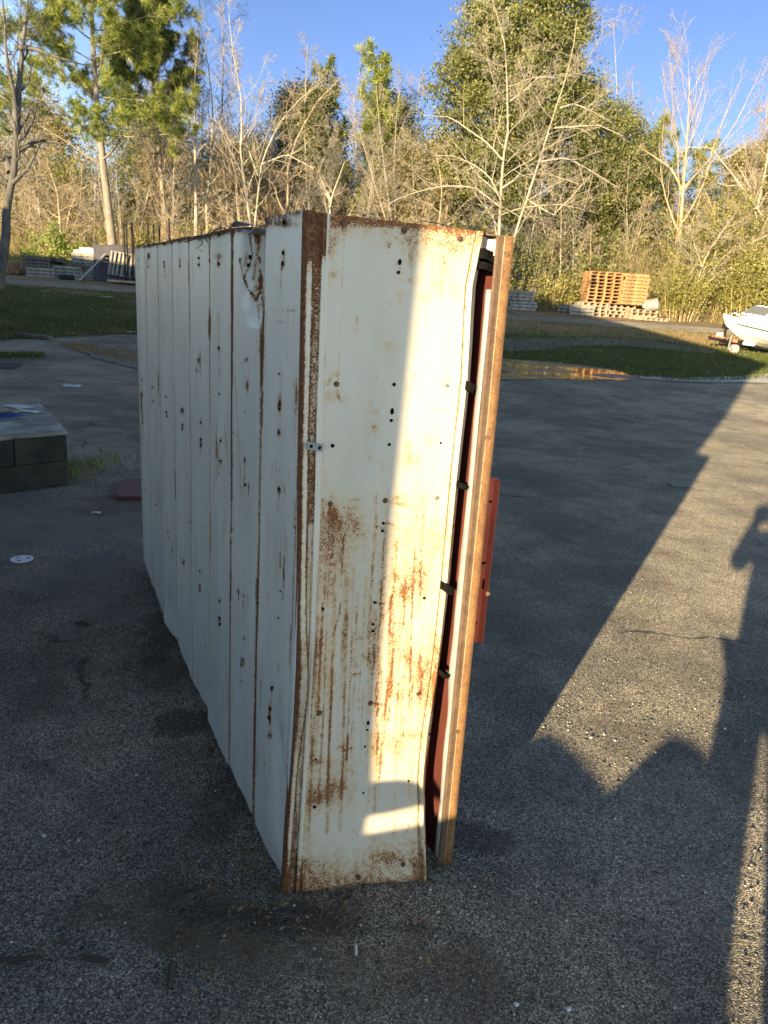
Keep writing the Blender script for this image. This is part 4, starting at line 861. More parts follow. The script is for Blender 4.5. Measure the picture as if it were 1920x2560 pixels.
# ------------------------------------------------------------------ trees
def bark(name, a, b, sc=6.0):
    m = Mat(name, 0.9, 0, 0.15)
    v = m.coord((1, 1, 0.25)); c = m.ramp(m.noise(sc, 6, 0.7, vec=v), [(0.3, a), (0.7, b)]); m.color(c)
    m.bump(m.noise(sc * 3, 5, 0.7, vec=v), 0.8, 0.03); return m.m
B_PALE = bark('pale_bark', (0.20, 0.165, 0.12), (0.43, 0.375, 0.29))
B_TAN = bark('tan_bark', (0.20, 0.15, 0.10), (0.42, 0.335, 0.225))
B_GREY = bark('grey_bark', (0.16, 0.14, 0.12), (0.34, 0.30, 0.25))
B_DARK = bark('dark_bark', (0.035, 0.03, 0.028), (0.13, 0.115, 0.10))
B_DGREY = bark('dark_grey_bark', (0.04, 0.036, 0.033), (0.15, 0.135, 0.12))
B_PINE = bark('pine_bark', (0.12, 0.095, 0.075), (0.31, 0.26, 0.205), 9)
def leafmat(name, a, b, c, tr=0.35, rough=0.55):
    m = Mat(name, rough, 0, 0.3); col = m.ramp(m.attr('tint'), [(0.0, a), (0.5, b), (1.0, c)]); m.color(col); m.translucent(col, tr); return m.m
L_OAK = leafmat('oak_leaf', (0.045, 0.053, 0.016), (0.135, 0.145, 0.044), (0.31, 0.295, 0.11))
L_PINE = leafmat('pine_needle', (0.07, 0.10, 0.02), (0.19, 0.225, 0.045), (0.40, 0.41, 0.11))
L_PINED = leafmat('dark_pine_needle', (0.04, 0.06, 0.016), (0.11, 0.145, 0.035), (0.24, 0.27, 0.07))
L_YEL = leafmat('yellow_green_leaf', (0.075, 0.082, 0.022), (0.195, 0.19, 0.05), (0.39, 0.35, 0.10))
L_BRIGHT = leafmat('fresh_green_leaf', (0.07, 0.10, 0.020), (0.17, 0.23, 0.045), (0.33, 0.38, 0.09))
L_OLIVE = leafmat('olive_leaf', (0.09, 0.080, 0.03), (0.23, 0.195, 0.075), (0.43, 0.36, 0.165))
STALK = leafmat('thicket_stalk', (0.15, 0.11, 0.055), (0.36, 0.275, 0.145), (0.62, 0.50, 0.29), 0.1, 0.9)

def unit(v): return v / (np.linalg.norm(v) + 1e-9)
def rperp(rs, d):
    v = rs.normal(size=3); v -= (v @ d) * d; return unit(v)
def branch_path(rs, p, d, L, nseg, wig, up, droop=0.0):
    pts = [p]; d = unit(d)
    for i in range(nseg):
        d = unit(d + rs.normal(0, wig, 3) + np.array([0, 0, up - droop * i / nseg]))
        pts.append(pts[-1] + d * L / nseg)
    return np.array(pts)
def at_t(pts, t):
    x = t * (len(pts) - 1); i = min(int(x), len(pts) - 2); f = x - i
    return pts[i] * (1 - f) + pts[i + 1] * f, unit(pts[i + 1] - pts[i])
def grow(rs, pts, r0, r1, spec, lev=0, out=None, tips=None):
    """spec: list per level of dict(n, t0, ang, len, up, wig, rr)"""
    if out is None: out = []
    n = len(pts); out.append((pts, np.linspace(r0, r1, n) if lev else r0 + (r1 - r0) * np.linspace(0, 1, n) ** 0.8, lev))
    Lp = np.linalg.norm(np.diff(pts, axis=0), axis=1).sum()
    if lev >= len(spec):
        if tips is not None: tips.append((pts[-1], unit(pts[-1] - pts[-2])))
        return out
    s = spec[lev]; k = max(1, int(round(s['n'] * rs.uniform(0.75, 1.25)))); az = rs.uniform(0, 6.28)
    for i in range(k):
        t = s['t0'] + (1 - s['t0']) * ((i + rs.uniform(0.1, 0.9)) / k); t = min(t, 0.985)
        p, d = at_t(pts, t); az += 2.4 + rs.uniform(-0.5, 0.5)
        u = rperp(rs, d) if lev else unit(np.array([math.cos(az), math.sin(az), 0.0]))
        a = R_(s['ang']) * rs.uniform(0.75, 1.25)
        dd = unit(d * math.cos(a) + u * math.sin(a))
        L = s['len'] * rs.uniform(0.6, 1.2) * ((1.15 - 0.75 * (t - s['t0']) / (1 - s['t0'] + 1e-6)) if s.get('taper', 1) else 1.0)
        if s.get('rel', 0): L *= Lp
        rb = max(0.004, (r0 + (r1 - r0) * t) * s.get('rr', 0.5)); re = max(0.0035, rb * 0.22)
        q = branch_path(rs, p, dd, L, s.get('seg', 5), s['wig'], s['up'], s.get('droop', 0))
        grow(rs, q, rb, re, spec, lev + 1, out, tips)
    return out
def tubes_mesh(br, minr=0.0, kk=(8, 5, 4, 3, 3)):
    vs, fs, off = [], [], 0
    for pts, rad, lev in br:
        v, f = tube_arrays(pts, np.maximum(rad, minr), kk[min(lev, len(kk) - 1)]); vs.append(v); fs.append(f + off); off += len(v)
    return np.concatenate(vs), np.concatenate(fs)
def leaf_cards(rs, C, size, flat=0.0, asp=0.55):
    n = len(C); a = rs.normal(size=(n, 3)); a[:, 2] *= (1 - flat); a /= np.linalg.norm(a, axis=1, keepdims=True)
    b = rs.normal(size=(n, 3)); b -= (b * a).sum(1, keepdims=True) * a; b /= np.linalg.norm(b, axis=1, keepdims=True)
    s = (size * rs.uniform(0.6, 1.3, n))[:, None]
    V = np.stack([C - a * s, C + b * s * asp, C + a * s, C - b * s * asp], 1).reshape(-1, 3)
    return V, np.arange(4 * n).reshape(-1, 4)
def leaf_obj(name, rs, C, size, mat, parent, tint=None, flat=0.0, asp=0.55):
    V, F = leaf_cards(rs, C, size, flat, asp)
    t = rs.beta(2, 2, len(C)) if tint is None else np.clip(tint, 0, 1)
    return fast_mesh(name, V, F, mat, parent=parent, attrs={'tint': np.repeat(t, 4)})
def px_path(pts, Y, rs=None, wob=0.0):
    P = np.array([at(x, y, Y) for x, y in pts])
    if rs is not None and wob: P[1:, 1] += np.cumsum(rs.normal(0, wob, len(P) - 1))
    return P
def resample(P, n):
    d = np.r_[0, np.cumsum(np.linalg.norm(np.diff(P, axis=0), axis=1))]; t = np.linspace(0, d[-1], n)
    return np.stack([np.interp(t, d, P[:, i]) for i in range(3)], -1)
def rooted(P):                       # carry a trunk path down to the ground
    g = terrain(P[0][0], P[0][1]) - 0.05
    if P[0][2] > g + 0.05: P = np.vstack([[P[0] + (P[0] - P[1]) * np.array([.2, .2, 0]) * min(1, (P[0][2] - g)) * [1, 1, 0] + np.array([0, 0, g - P[0][2]])], P])
    return P

def bare_tree(name, label, seed, stems, Y, r0, spec, mat, group='bare trees along the wood edge', twig=0.0048, limbs=(), mat2=None):
    """stems: pixel paths of each trunk; twiggy limbs are grown from them"""
    rs = np.random.RandomState(seed); trunks = []; br = []
    for k, st in enumerate(stems):
        P = px_path(st, Y + (0.15 * k if k else 0), rs, 0.15)
        P = resample(rooted(P) if st[0][1] >= 560 else P, 16)
        rr = r0 * (1 if k == 0 else 0.8); o = []
        grow(rs, P, rr, 0.012, spec, 0, o); trunks.append(o[0]); br += o[1:]
    for lm in limbs:                 # limbs traced by hand
        P = resample(px_path(lm, Y, rs, 0.25), 9); grow(rs, P, r0 * 0.42, 0.012, spec[1:], 1, br)
    t = thing(name, label, 'tree', trunks[0][0][0], group)
    v, f = tubes_mesh(trunks); fast_mesh('trunk', v, f, mat, parent=t, smooth=True)
    v, f = tubes_mesh(br, twig); fast_mesh('crown', v, f, mat2 or mat, parent=t, smooth=True)
    return t
SP_TALL = [dict(n=15, t0=.30, ang=48, len=.26, rel=1, up=.13, wig=.12, rr=.42, seg=6), dict(n=7, t0=.18, ang=42, len=.5, rel=1, up=.08, wig=.14, rr=.5, seg=5), dict(n=5, t0=.15, ang=40, len=.5, rel=1, up=.05, wig=.16, rr=.55, seg=4), dict(n=2.5, t0=.2, ang=38, len=.5, rel=1, up=.03, wig=.18, rr=.6, seg=3)]
SP_BROAD = [dict(n=13, t0=.22, ang=62, len=.42, rel=1, up=.05, wig=.14, rr=.42, seg=8, droop=.06), dict(n=10, t0=.15, ang=48, len=.42, rel=1, up=.04, wig=.16, rr=.45, seg=6), dict(n=7, t0=.12, ang=45, len=.45, rel=1, up=.02, wig=.18, rr=.55, seg=4), dict(n=2.2, t0=.2, ang=40, len=.5, rel=1, up=.0, wig=.2, rr=.6, seg=3)]
SP_VASE = [dict(n=14, t0=.28, ang=34, len=.60, rel=1, up=.10, wig=.08, rr=.45, seg=8, taper=.3), dict(n=7, t0=.25, ang=28, len=.42, rel=1, up=.08, wig=.12, rr=.5, seg=5), dict(n=5, t0=.2, ang=30, len=.45, rel=1, up=.05, wig=.14, rr=.55, seg=4), dict(n=2, t0=.2, ang=30, len=.5, rel=1, up=.03, wig=.15, rr=.6, seg=3)]
SP_TANGLE = [dict(n=11, t0=.15, ang=55, len=.38, rel=1, up=.05, wig=.22, rr=.5, seg=7, droop=.12), dict(n=8, t0=.15, ang=55, len=.5, rel=1, up=.0, wig=.25, rr=.5, seg=5), dict(n=6, t0=.1, ang=50, len=.5, rel=1, up=-.02, wig=.28, rr=.6, seg=4)]
SP_DARK = [dict(n=10, t0=.25, ang=60, len=.34, rel=1, up=.10, wig=.2, rr=.38, seg=7), dict(n=6, t0=.2, ang=50, len=.45, rel=1, up=.08, wig=.22, rr=.5, seg=5), dict(n=5, t0=.15, ang=45, len=.45, rel=1, up=.06, wig=.22, rr=.55, seg=4), dict(n=2, t0=.2, ang=40, len=.5, rel=1, up=.05, wig=.2, rr=.6, seg=3)]

# near tree on the left edge, its foot in the building's shadow
bare_tree('bare_tree', 'dark-footed bare tree at the left edge, nearest of all the trees', 1, [[(-6, 715), (6, 600), (10, 520), (34, 420), (44, 350), (36, 240), (26, 150), (14, 60), (6, -60)], [(38, 330), (46, 200), (60, 90), (78, -50)], [(28, 430), (10, 390), (-25, 410)]], 26.5, 0.21, SP_DARK, B_DGREY, 'bare trees along the wood edge', 0.006,
          limbs=[[(46, 350), (70, 340), (92, 295), (100, 250)], [(40, 118), (80, 120), (150, 148), (220, 158)], [(44, 380), (80, 345), (150, 355)], [(30, 460), (60, 420), (95, 340)]])
bare_tree('bare_tree', 'tall thin bare tree rising left of the twin-stemmed pale trees, straight trunk', 2, [[(490, 600), (491, 470), (488, 350), (492, 200), (498, 90), (505, 0)]], 40, 0.13, SP_TALL, B_PALE)
bare_tree('bare_tree', 'slender bare tree with a leaning lower trunk right behind the stakes', 3, [[(520, 600), (512, 520), (522, 420), (527, 330), (530, 250), (520, 160), (500, 60)]], 41, 0.11, SP_TALL, B_PALE)
bare_tree('bare_tree', 'tall pale bare tree with two stems forking above the dented panel', 4, [[(630, 590), (616, 490), (600, 380), (606, 310), (600, 220), (585, 150), (575, 40)], [(636, 570), (645, 480), (652, 400), (690, 310), (740, 250), (815, 190)]], 38, 0.095, SP_TALL, B_PALE, limbs=[[(645, 440), (610, 350), (640, 300)], [(655, 410), (720, 390), (790, 430)]])
bare_tree('bare_tree', 'bushy pale bare tree leaning right with a drooping twiggy crown', 5, [[(700, 590), (720, 500), (718, 420), (740, 340), (790, 250), (850, 190)]], 41, 0.12, SP_TANGLE, B_TAN)
bare_tree('bare_tree', 'short pale bare tree with a forked broken top behind the cabinet corner', 6, [[(826, 600), (824, 530), (830, 490), (848, 440), (862, 404)], [(828, 505), (812, 470), (800, 440)]], 37, 0.13, SP_BROAD[1:], B_PALE)
bare_tree('bare_tree', 'grey bare tree with clustered upright stems right of the green pine', 7, [[(985, 600), (965, 450), (950, 330), (940, 210)], [(990, 600), (985, 430), (990, 300), (1000, 220)], [(980, 600), (940, 470), (905, 350), (890, 300)]], 42, 0.10, SP_TALL, B_GREY)
bare_tree('bare_tree', 'many-stemmed low bare tree behind the left pallets', 8, [[(155, 640), (150, 560), (140, 480), (128, 430), (120, 380)], [(158, 620), (175, 530), (200, 480), (235, 460)], [(150, 600), (110, 520), (70, 470), (40, 440)]], 39, 0.12, SP_BROAD, B_TAN)
bare_tree('bare_tree', 'thin pale bare tree beside the pine trunk', 9, [[(405, 610), (407, 520), (402, 470), (420, 380), (415, 280), (425, 180)]], 42, 0.09, SP_TALL, B_TAN)
bare_tree('bare_tree', 'leaning thin bare tree crossing behind the steel stakes', 10, [[(462, 610), (432, 520), (405, 460), (395, 390), (380, 300)]], 41, 0.09, SP_TALL, B_PALE)
bare_tree('bare_tree', 'pale bare tree with spreading limbs and two white stems in front of the evergreen oak', 11, [[(1247, 640), (1250, 560), (1254, 480), (1258, 400), (1268, 330), (1266, 220), (1260, 120), (1245, 60), (1228, 10)], [(1276, 640), (1290, 575), (1318, 490), (1345, 410), (1390, 270), (1420, 180), (1434, 110), (1440, 50)]], 36, 0.105, SP_BROAD, B_PALE,
          limbs=[[(1252, 500), (1225, 440), (1190, 410), (1140, 385), (1080, 380)], [(1254, 520), (1180, 465), (1090, 468), (1010, 490), (960, 520)], [(1256, 400), (1220, 360), (1170, 320), (1130, 285), (1060, 283)], [(1265, 260), (1310, 230), (1345, 195), (1400, 190)], [(1256, 470), (1300, 440), (1360, 430), (1450, 460)], [(1350, 405), (1420, 390), (1480, 420), (1550, 470)], [(1385, 320), (1440, 315), (1500, 310), (1560, 340)], [(1400, 270), (1440, 255), (1490, 275), (1540, 300)], [(1320, 500), (1380, 540), (1420, 500), (1475, 440)]])
bare_tree('bare_tree', 'fine-twigged bare tree standing behind the oak on its right', 12, [[(1545, 640), (1545, 400), (1543, 280), (1540, 170), (1530, 60)]], 46, 0.13, SP_TALL, B_GREY)
bare_tree('bare_tree', 'vase-shaped bare tree fanning out above the orange pallets', 13, [[(1692, 690), (1700, 560), (1708, 470), (1714, 400), (1722, 300), (1730, 190)]], 40, 0.17, SP_VASE, B_TAN, limbs=[[(1708, 480), (1680, 420), (1650, 395), (1600, 360)], [(1712, 470), (1760, 410), (1820, 395), (1900, 330)]])
bare_tree('bare_tree', 'leaning bare tree at the right edge with long arching limbs', 14, [[(1880, 640), (1895, 540), (1910, 470), (1925, 400), (1940, 280)]], 38, 0.15, SP_BROAD, B_PALE, limbs=[[(1905, 540), (1870, 490), (1830, 440), (1770, 370), (1700, 370)], [(1895, 560), (1885, 450), (1860, 400)]])
bare_tree('bare_tree', 'faint twiggy bare tree in the gap between the oak and the vase-shaped tree', 15, [[(1610, 660), (1600, 480), (1590, 330), (1580, 200)]], 50, 0.12, SP_TALL, B_GREY)
bare_tree('bare_tree', 'bare tree with a tangled crown between the white-stemmed tree and the cabinet', 16, [[(1085, 640), (1100, 540), (1105, 470), (1090, 380)]], 39, 0.09, SP_TANGLE, B_TAN)
bare_tree('bare_tree', 'slim dark bare sapling standing in shade just behind the cabinet', 17, [[(1215, 760), (1190, 640), (1170, 560), (1140, 500)], [(1260, 720), (1300, 640), (1330, 580), (1370, 540)], [(1215, 720), (1220, 600), (1235, 540)]], 27, 0.045, SP_TANGLE, B_DARK, 'bare trees along the wood edge', 0.005, limbs=[[(1190, 600), (1120, 560), (1060, 545), (1010, 560)], [(1180, 580), (1230, 530), (1290, 520)]])
bare_tree('bare_tree', 'tall grey bare tree among the thicket left of the pine', 18, [[(95, 640), (98, 500), (92, 380), (100, 250)]], 44, 0.14, SP_TALL, B_GREY)
bare_tree('bare_tree', 'tall thin bare tree just right of the pine crown with reddish twigs', 19, [[(575, 610), (560, 430), (555, 300), (560, 150), (555, 20)]], 43, 0.11, SP_TALL, B_GREY)
bare_tree('bare_tree', 'thin bare tree with an upright twiggy top left of the evergreen mass', 20, [[(770, 600), (765, 430), (760, 300), (765, 160), (770, 110)]], 45, 0.10, SP_TALL, B_GREY)
bare_tree('bare_tree', 'stout bare tree deep in the thicket, left of the forked pale tree', 21, [[(585, 620), (580, 500), (575, 420), (585, 340)]], 43, 0.12, SP_BROAD, B_TAN)
bare_tree('bare_tree', 'small bare tree with outward limbs standing right of the thicket pallets', 22, [[(1745, 700), (1765, 640), (1800, 580), (1840, 530)], [(1760, 680), (1730, 600), (1720, 560)]], 37, 0.09, SP_BROAD, B_PALE)
bare_tree('bare_tree', 'small slanting bare tree behind the boat', 23, [[(1830, 720), (1800, 620), (1790, 540), (1760, 470)]], 39, 0.08, SP_BROAD, B_TAN)
bare_tree('bare_tree', 'high bare treetop at the far right edge', 24, [[(1915, 600), (1925, 420), (1915, 300), (1930, 190)]], 46, 0.11, SP_TALL, B_GREY)

def tuft_mesh(rs, tips, nn, L, w):
    vs, ts = [], []
    for p, d, tint in tips:
        a = rs.normal(size=(nn, 3)); a /= np.linalg.norm(a, axis=1, keepdims=True); dirs = d[None] * 0.75 + a * 0.85; dirs /= np.linalg.norm(dirs, axis=1, keepdims=True)
        b = np.cross(dirs, rs.normal(size=(nn, 3))); b /= np.linalg.norm(b, axis=1, keepdims=True); l = (L * rs.uniform(.6, 1.1, nn))[:, None]
        o = p[None] - d[None] * rs.uniform(0, L * 0.9, nn)[:, None]
        dr = np.array([0, 0, -0.18]) * l
        vs.append(np.stack([o - b * w, o + b * w, o + dirs * l + dr], 1).reshape(-1, 3)); ts.append(np.repeat(np.clip(tint + rs.normal(0, .12, nn), 0, 1), 3))
    V = np.concatenate(vs); return V, np.arange(len(V)).reshape(-1, 3), np.concatenate(ts)
def pine(name, label, seed, trunk, Y, r0, spec, mat, nn, L, w, zones=None, group='pines in the wood', t_shift=0.0):
    rs = np.random.RandomState(seed); P = resample(rooted(px_path(trunk, Y, rs, 0.05)), 20); br = []; tips = []
    grow(rs, P, r0, 0.03, spec, 0, br, tips)
    t = thing(name, label, 'tree', P[0], group)
    v, f = tubes_mesh(br[:1]); fast_mesh('trunk', v, f, B_PINE, parent=t, smooth=True)
    v, f = tubes_mesh(br[1:], 0.006); fast_mesh('limbs', v, f, B_PINE, parent=t, smooth=True)
    T = []
    for p, d in tips:
        if zones is not None:
            x, y = proj(p[None]); 
            if not zones(x[0], y[0], rs): continue
        T.append((p, unit(d + np.array([0, 0, .3])), rs.beta(2, 2) + t_shift))
        T.append((p - d * L * 1.6 + rs.normal(0, L * .5, 3), unit(d + rs.normal(0, .6, 3)), rs.beta(2, 2) + t_shift))
        T.append((p - d * L * 0.9 + rs.normal(0, L * .35, 3), unit(d + rs.normal(0, .5, 3)), rs.beta(2, 2) + t_shift))
    V, F, ti = tuft_mesh(rs, T, nn, L, w); fast_mesh('needles', V, F, mat, parent=t, attrs={'tint': ti})
    return t
SP_PINE = [dict(n=46, t0=.30, ang=74, len=.29, rel=1, up=.06, wig=.10, rr=.30, seg=7, taper=.8), dict(n=7, t0=.35, ang=50, len=.40, rel=1, up=.06, wig=.14, rr=.45, seg=4), dict(n=5, t0=.25, ang=45, len=.42, rel=1, up=.10, wig=.15, rr=.55, seg=3)]
def zone_main(x, y, rs):
    if y < 300: return rs.rand() < 0.97
    if y < 330: return rs.rand() < 0.5
    return y < 580 and rs.rand() < 0.28
pine('pine_tree', 'big pine at left with a bare straight trunk and a green needled crown', 31, [(284, 640), (274, 540), (262, 440), (250, 330), (242, 230), (235, 130), (232, 20), (235, -160), (236, -330)], 37, 0.24, SP_PINE, L_PINE, 54, 0.34, 0.0105, zone_main)
pine('pine_tree', 'second tall pine with a darker crown, just right of the big pine', 32, [(420, 640), (400, 400), (385, 200), (372, 40), (368, -120)], 41, 0.16, [dict(SP_PINE[0], n=30, len=.17, t0=.55)] + SP_PINE[1:], L_PINED, 40, 0.30, 0.0105)
SP_SP = [dict(n=26, t0=.25, ang=60, len=.24, rel=1, up=.14, wig=.08, rr=.35, seg=5), dict(n=6, t0=.3, ang=45, len=.4, rel=1, up=.12, wig=.1, rr=.5, seg=3)]
pine('pine_tree', 'bright green young pine showing above the middle of the thicket', 33, [(950, 620), (952, 400), (950, 250), (952, 155)], 46, 0.12, SP_SP, L_PINE, 34, 0.42, 0.018, t_shift=0.05)
pine('pine_tree', 'narrow dark pine top left of the young pine', 34, [(815, 620), (815, 350), (812, 230), (812, 172)], 48, 0.11, SP_SP, L_PINED, 30, 0.40, 0.018)
pine('pine_tree', 'small green pine between the oak and the vase-shaped tree', 35, [(1660, 640), (1655, 450), (1650, 310)], 47, 0.10, SP_SP, L_PINE, 26, 0.36, 0.016, t_shift=-.05)
pine('pine_tree', 'dark pine behind the thicket left of the young pine', 36, [(725, 620), (730, 420), (735, 270)], 50, 0.11, SP_SP, L_PINED, 30, 0.42, 0.018)
pine('pine_tree', 'low pine behind the vase-shaped tree', 37, [(1765, 660), (1765, 480), (1762, 370)], 50, 0.10, SP_SP, L_PINE, 26, 0.36, 0.016)

def clumps(rs, env, n_cl, n_lf, r_cl):
    """clump centres from env(rs) -> point; leaves gathered round each"""
    C = np.array([env(rs) for _ in range(n_cl)]); k = n_lf // n_cl
    P = C[:, None, :] + rs.normal(size=(n_cl, k, 3)) * (r_cl * rs.uniform(.6, 1.3, (n_cl, 1, 1))) * np.array([1, 1, .75])
    tint = np.clip(rs.beta(2.2, 2.2, (n_cl, 1)) * 0.55 + rs.beta(2, 2, (n_cl, k)) * 0.5, 0, 1)
    return C, P.reshape(-1, 3), tint.reshape(-1)
def evergreen(name, label, seed, base_px, Y, outline, depth, n_cl, n_lf, r_cl, lsz, mat, r0=0.3, group='evergreen trees in the wood', trunk_top=None, shape=0.35):
    """outline: list of (y, xmin, xmax) in pixels describing the crown's height and width"""
    rs = np.random.RandomState(seed); o = np.array(outline, float); o = o[np.argsort(o[:, 0])]
    def env(rs):
        while True:
            y = rs.uniform(o[0, 0], o[-1, 0]); a = np.interp(y, o[:, 0], o[:, 1]); c = np.interp(y, o[:, 0], o[:, 2])
            if rs.rand() > (c - a) / (o[:, 2] - o[:, 1]).max(): continue
            q = rs.normal(size=2); q /= np.linalg.norm(q); q *= rs.uniform(0, 1) ** shape
            p = at((a + c) / 2 + q[0] * (c - a) / 2 * rs.uniform(.88, 1.06), y, Y); hw = (at(c, y, Y)[0] - at(a, y, Y)[0]) / 2
            return p + np.array([0, q[1] * min(hw, depth), 0])
    C, P, tint = clumps(rs, env, n_cl, n_lf, r_cl)
    bx_ = at(base_px[0], base_px[1], Y); g = terrain(bx_[0], Y); base = np.array([bx_[0], Y, g - 0.05])
    top = at(*(trunk_top or ((o[0, 1] + o[0, 2]) / 2, o[0, 0] + 0.15 * (o[-1, 0] - o[0, 0]))), Y)
    T = resample(np.array([base, base * .5 + top * .5 + [0.1, 0, 0], top]), 12); br = [(T, np.linspace(r0, 0.03, 12), 0)]
    for c in C[rs.permutation(len(C))[:min(len(C), 170)]]:
        t = np.clip((c[2] - base[2]) / (top[2] - base[2]) * 0.75, 0.08, 0.97); p, d = at_t(T, t)
        mid = (p + c) / 2 + np.array([0, 0, 0.12 * np.linalg.norm(c - p)]); Q = resample(np.array([p, mid, c]), 6)
        br.append((Q, np.linspace(max(.012, r0 * .25 * (1 - t)), 0.006, 6), 1))
    t = thing(name, label, 'tree', base, group)
    v, f = tubes_mesh(br[:1]); fast_mesh('trunk', v, f, B_GREY, parent=t, smooth=True)
    v, f = tubes_mesh(br[1:]); fast_mesh('limbs', v, f, B_GREY, parent=t, smooth=True)
    leaf_obj('crown', rs, P, lsz, mat, t, tint)
    return t
evergreen('evergreen_oak', 'large dark evergreen oak filling the middle right of the wood', 41, (1330, 740), 45, [(-70, 1200, 1400), (20, 1165, 1465), (100, 1120, 1490), (220, 1080, 1500), (330, 1090, 1500), (420, 1060, 1540), (520, 1050, 1560), (640, 1080, 1560), (720, 1100, 1540)], 4.5, 900, 190000, 0.38, 0.085, L_OAK, 0.35, shape=.42)
evergreen('evergreen_tree', 'dark evergreen filling the gap behind the forked pale tree, left of centre', 42, (750, 640), 47, [(225, 730, 800), (300, 690, 850), (400, 680, 880), (500, 690, 900), (590, 700, 900)], 2.5, 195, 48640, 0.5, 0.073, L_OAK, 0.2)
evergreen('evergreen_tree', 'dark evergreen behind the bare upright stems right of the green pine', 43, (960, 640), 48, [(240, 950, 1000), (320, 920, 1040), (420, 900, 1060), (520, 900, 1080), (600, 900, 1090)], 2.5, 169, 39520, 0.5, 0.073, L_OAK, 0.2)
evergreen('evergreen_tree', 'olive evergreen right of the big oak', 44, (1500, 700), 44, [(270, 1480, 1560), (340, 1440, 1620), (440, 1440, 1640), (560, 1450, 1640), (660, 1450, 1620)], 2.5, 221, 51680, 0.45, 0.068, L_OAK, 0.2)
evergreen('evergreen_tree', 'olive green tree at the far right behind the arching limbs', 45, (1890, 680), 46, [(370, 1860, 1940), (430, 1830, 1990), (520, 1820, 2000), (640, 1820, 2000)], 2.5, 182, 39520, 0.5, 0.073, L_OLIVE, 0.2)
evergreen('evergreen_tree', 'dark evergreen deep in the wood behind the pine trunk', 46, (360, 640), 52, [(250, 300, 400), (330, 290, 470), (450, 280, 500), (560, 280, 500)], 2.5, 143, 27360, 0.6, 0.083, L_OAK, 0.2)
evergreen('evergreen_tree', 'dull green evergreen at the left behind the near bare tree', 47, (60, 640), 50, [(230, 20, 120), (330, -20, 180), (450, -40, 200), (580, -40, 200)], 2.5, 156, 30400, 0.6, 0.083, L_OLIVE, 0.2)
evergreen('evergreen_tree', 'low dark evergreen between the leaning tree and the slim stems', 48, (580, 640), 51, [(360, 540, 640), (430, 500, 680), (520, 490, 690), (600, 480, 700)], 2.5, 143, 27360, 0.6, 0.083, L_OAK, 0.2)

def shrub(label, seed, c, Y, hw, top, n, lsz, mat, stalks=60, name='shrub', group='shrubs along the wood edge', cat='shrub'):
    rs = np.random.RandomState(seed); b0 = at(c[0], c[1], Y); g = terrain(b0[0], Y); w = hw / F_PX * Y; H = at(c[0], top, Y)[2] - g
    base = np.array([b0[0], Y, g - 0.03]); br = []; ctr = []
    for i in range(stalks):
        a = rs.uniform(0, 6.28); rr = rs.uniform(0, 1) ** .6; e = base + np.array([math.cos(a) * w * rr, math.sin(a) * w * rr * .7, H * (1 - .35 * rr ** 2) * rs.uniform(.6, 1.05)])
        s = base + np.array([math.cos(a) * w * rr * .5, math.sin(a) * w * rr * .35, 0]); Q = resample(np.array([s, (s * .45 + e * .55) + [0, 0, .15 * H], e + rs.normal(0, .1, 3) * w]), 6)
        br.append((Q, np.linspace(.014, .006, 6), 1))
        for _ in range(max(1, int(n / stalks / 26))):
            p, d = at_t(Q, rs.uniform(.3, 1)); ctr.append(p + rs.normal(0, .12 * w, 3) * [1, 1, .6])
    ctr = np.array(ctr); k = max(1, n // len(ctr)); P = (ctr[:, None] + rs.normal(size=(len(ctr), k, 3)) * 0.14).reshape(-1, 3); P[:, 2] = np.maximum(P[:, 2], g + .03)
    t = thing(name, label, cat, base, group); v, f = tubes_mesh(br); fast_mesh('stems', v, f, STALK if mat is not L_OAK else B_GREY, parent=t, attrs={'tint': np.repeat(rs.rand(len(v) // 4 + 1), 4)[:len(v)]})
    leaf_obj('foliage', rs, P, lsz, mat, t, np.clip(np.repeat(rs.beta(2, 2, len(ctr)), k) * .6 + rs.beta(2, 2, len(P)) * .5, 0, 1)); return t
evergreen('evergreen_tree', 'loose yellowish tree behind the slender stems left of the forked tree', 49, (600, 640), 46, [(330, 560, 640), (400, 500, 690), (480, 480, 710), (590, 470, 720)], 2.5, 150, 16000, 0.55, 0.06, L_YEL, 0.12)
evergreen('evergreen_tree', 'loose olive tree filling the gap right of the grey upright stems', 50, (1040, 640), 44, [(330, 1000, 1080), (410, 960, 1110), (500, 940, 1130), (590, 940, 1130)], 2.5, 150, 18000, 0.5, 0.06, L_OLIVE, 0.12)
evergreen('evergreen_tree', 'yellowish tree low in the wood left of the big pine trunk', 63, (170, 640), 45, [(380, 120, 230), (450, 60, 280), (540, 40, 290), (600, 40, 290)], 2.5, 130, 13000, 0.5, 0.06, L_YEL, 0.12)
evergreen('evergreen_tree', 'yellowish tree behind the vase-shaped bare tree', 64, (1720, 680), 45, [(430, 1640, 1800), (500, 1600, 1840), (600, 1590, 1850), (680, 1600, 1850)], 2.5, 150, 18000, 0.5, 0.06, L_YEL, 0.12)
shrub('tall yellow-green shrub between the orange pallets and the boat', 51, (1790, 770), 38, 120, 450, 16000, .058, L_YEL)
shrub('broad yellow-green shrub directly behind the boat bow', 52, (1870, 780), 36, 90, 590, 9500, .055, L_YEL)
shrub('low yellow-green shrub at the drive edge right of the orange pallets', 53, (1700, 785), 36, 90, 640, 7500, .05, L_YEL)
shrub('dense olive shrub at the right end of the wood edge', 54, (1930, 760), 39, 110, 480, 11000, .058, L_OLIVE)
shrub('bright green weedy shrub behind the left pallets', 55, (130, 675), 37.5, 60, 560, 2600, .07, L_BRIGHT)
shrub('bright green shrub at the foot of the big pine', 56, (205, 660), 37.5, 45, 590, 1700, .07, L_BRIGHT)
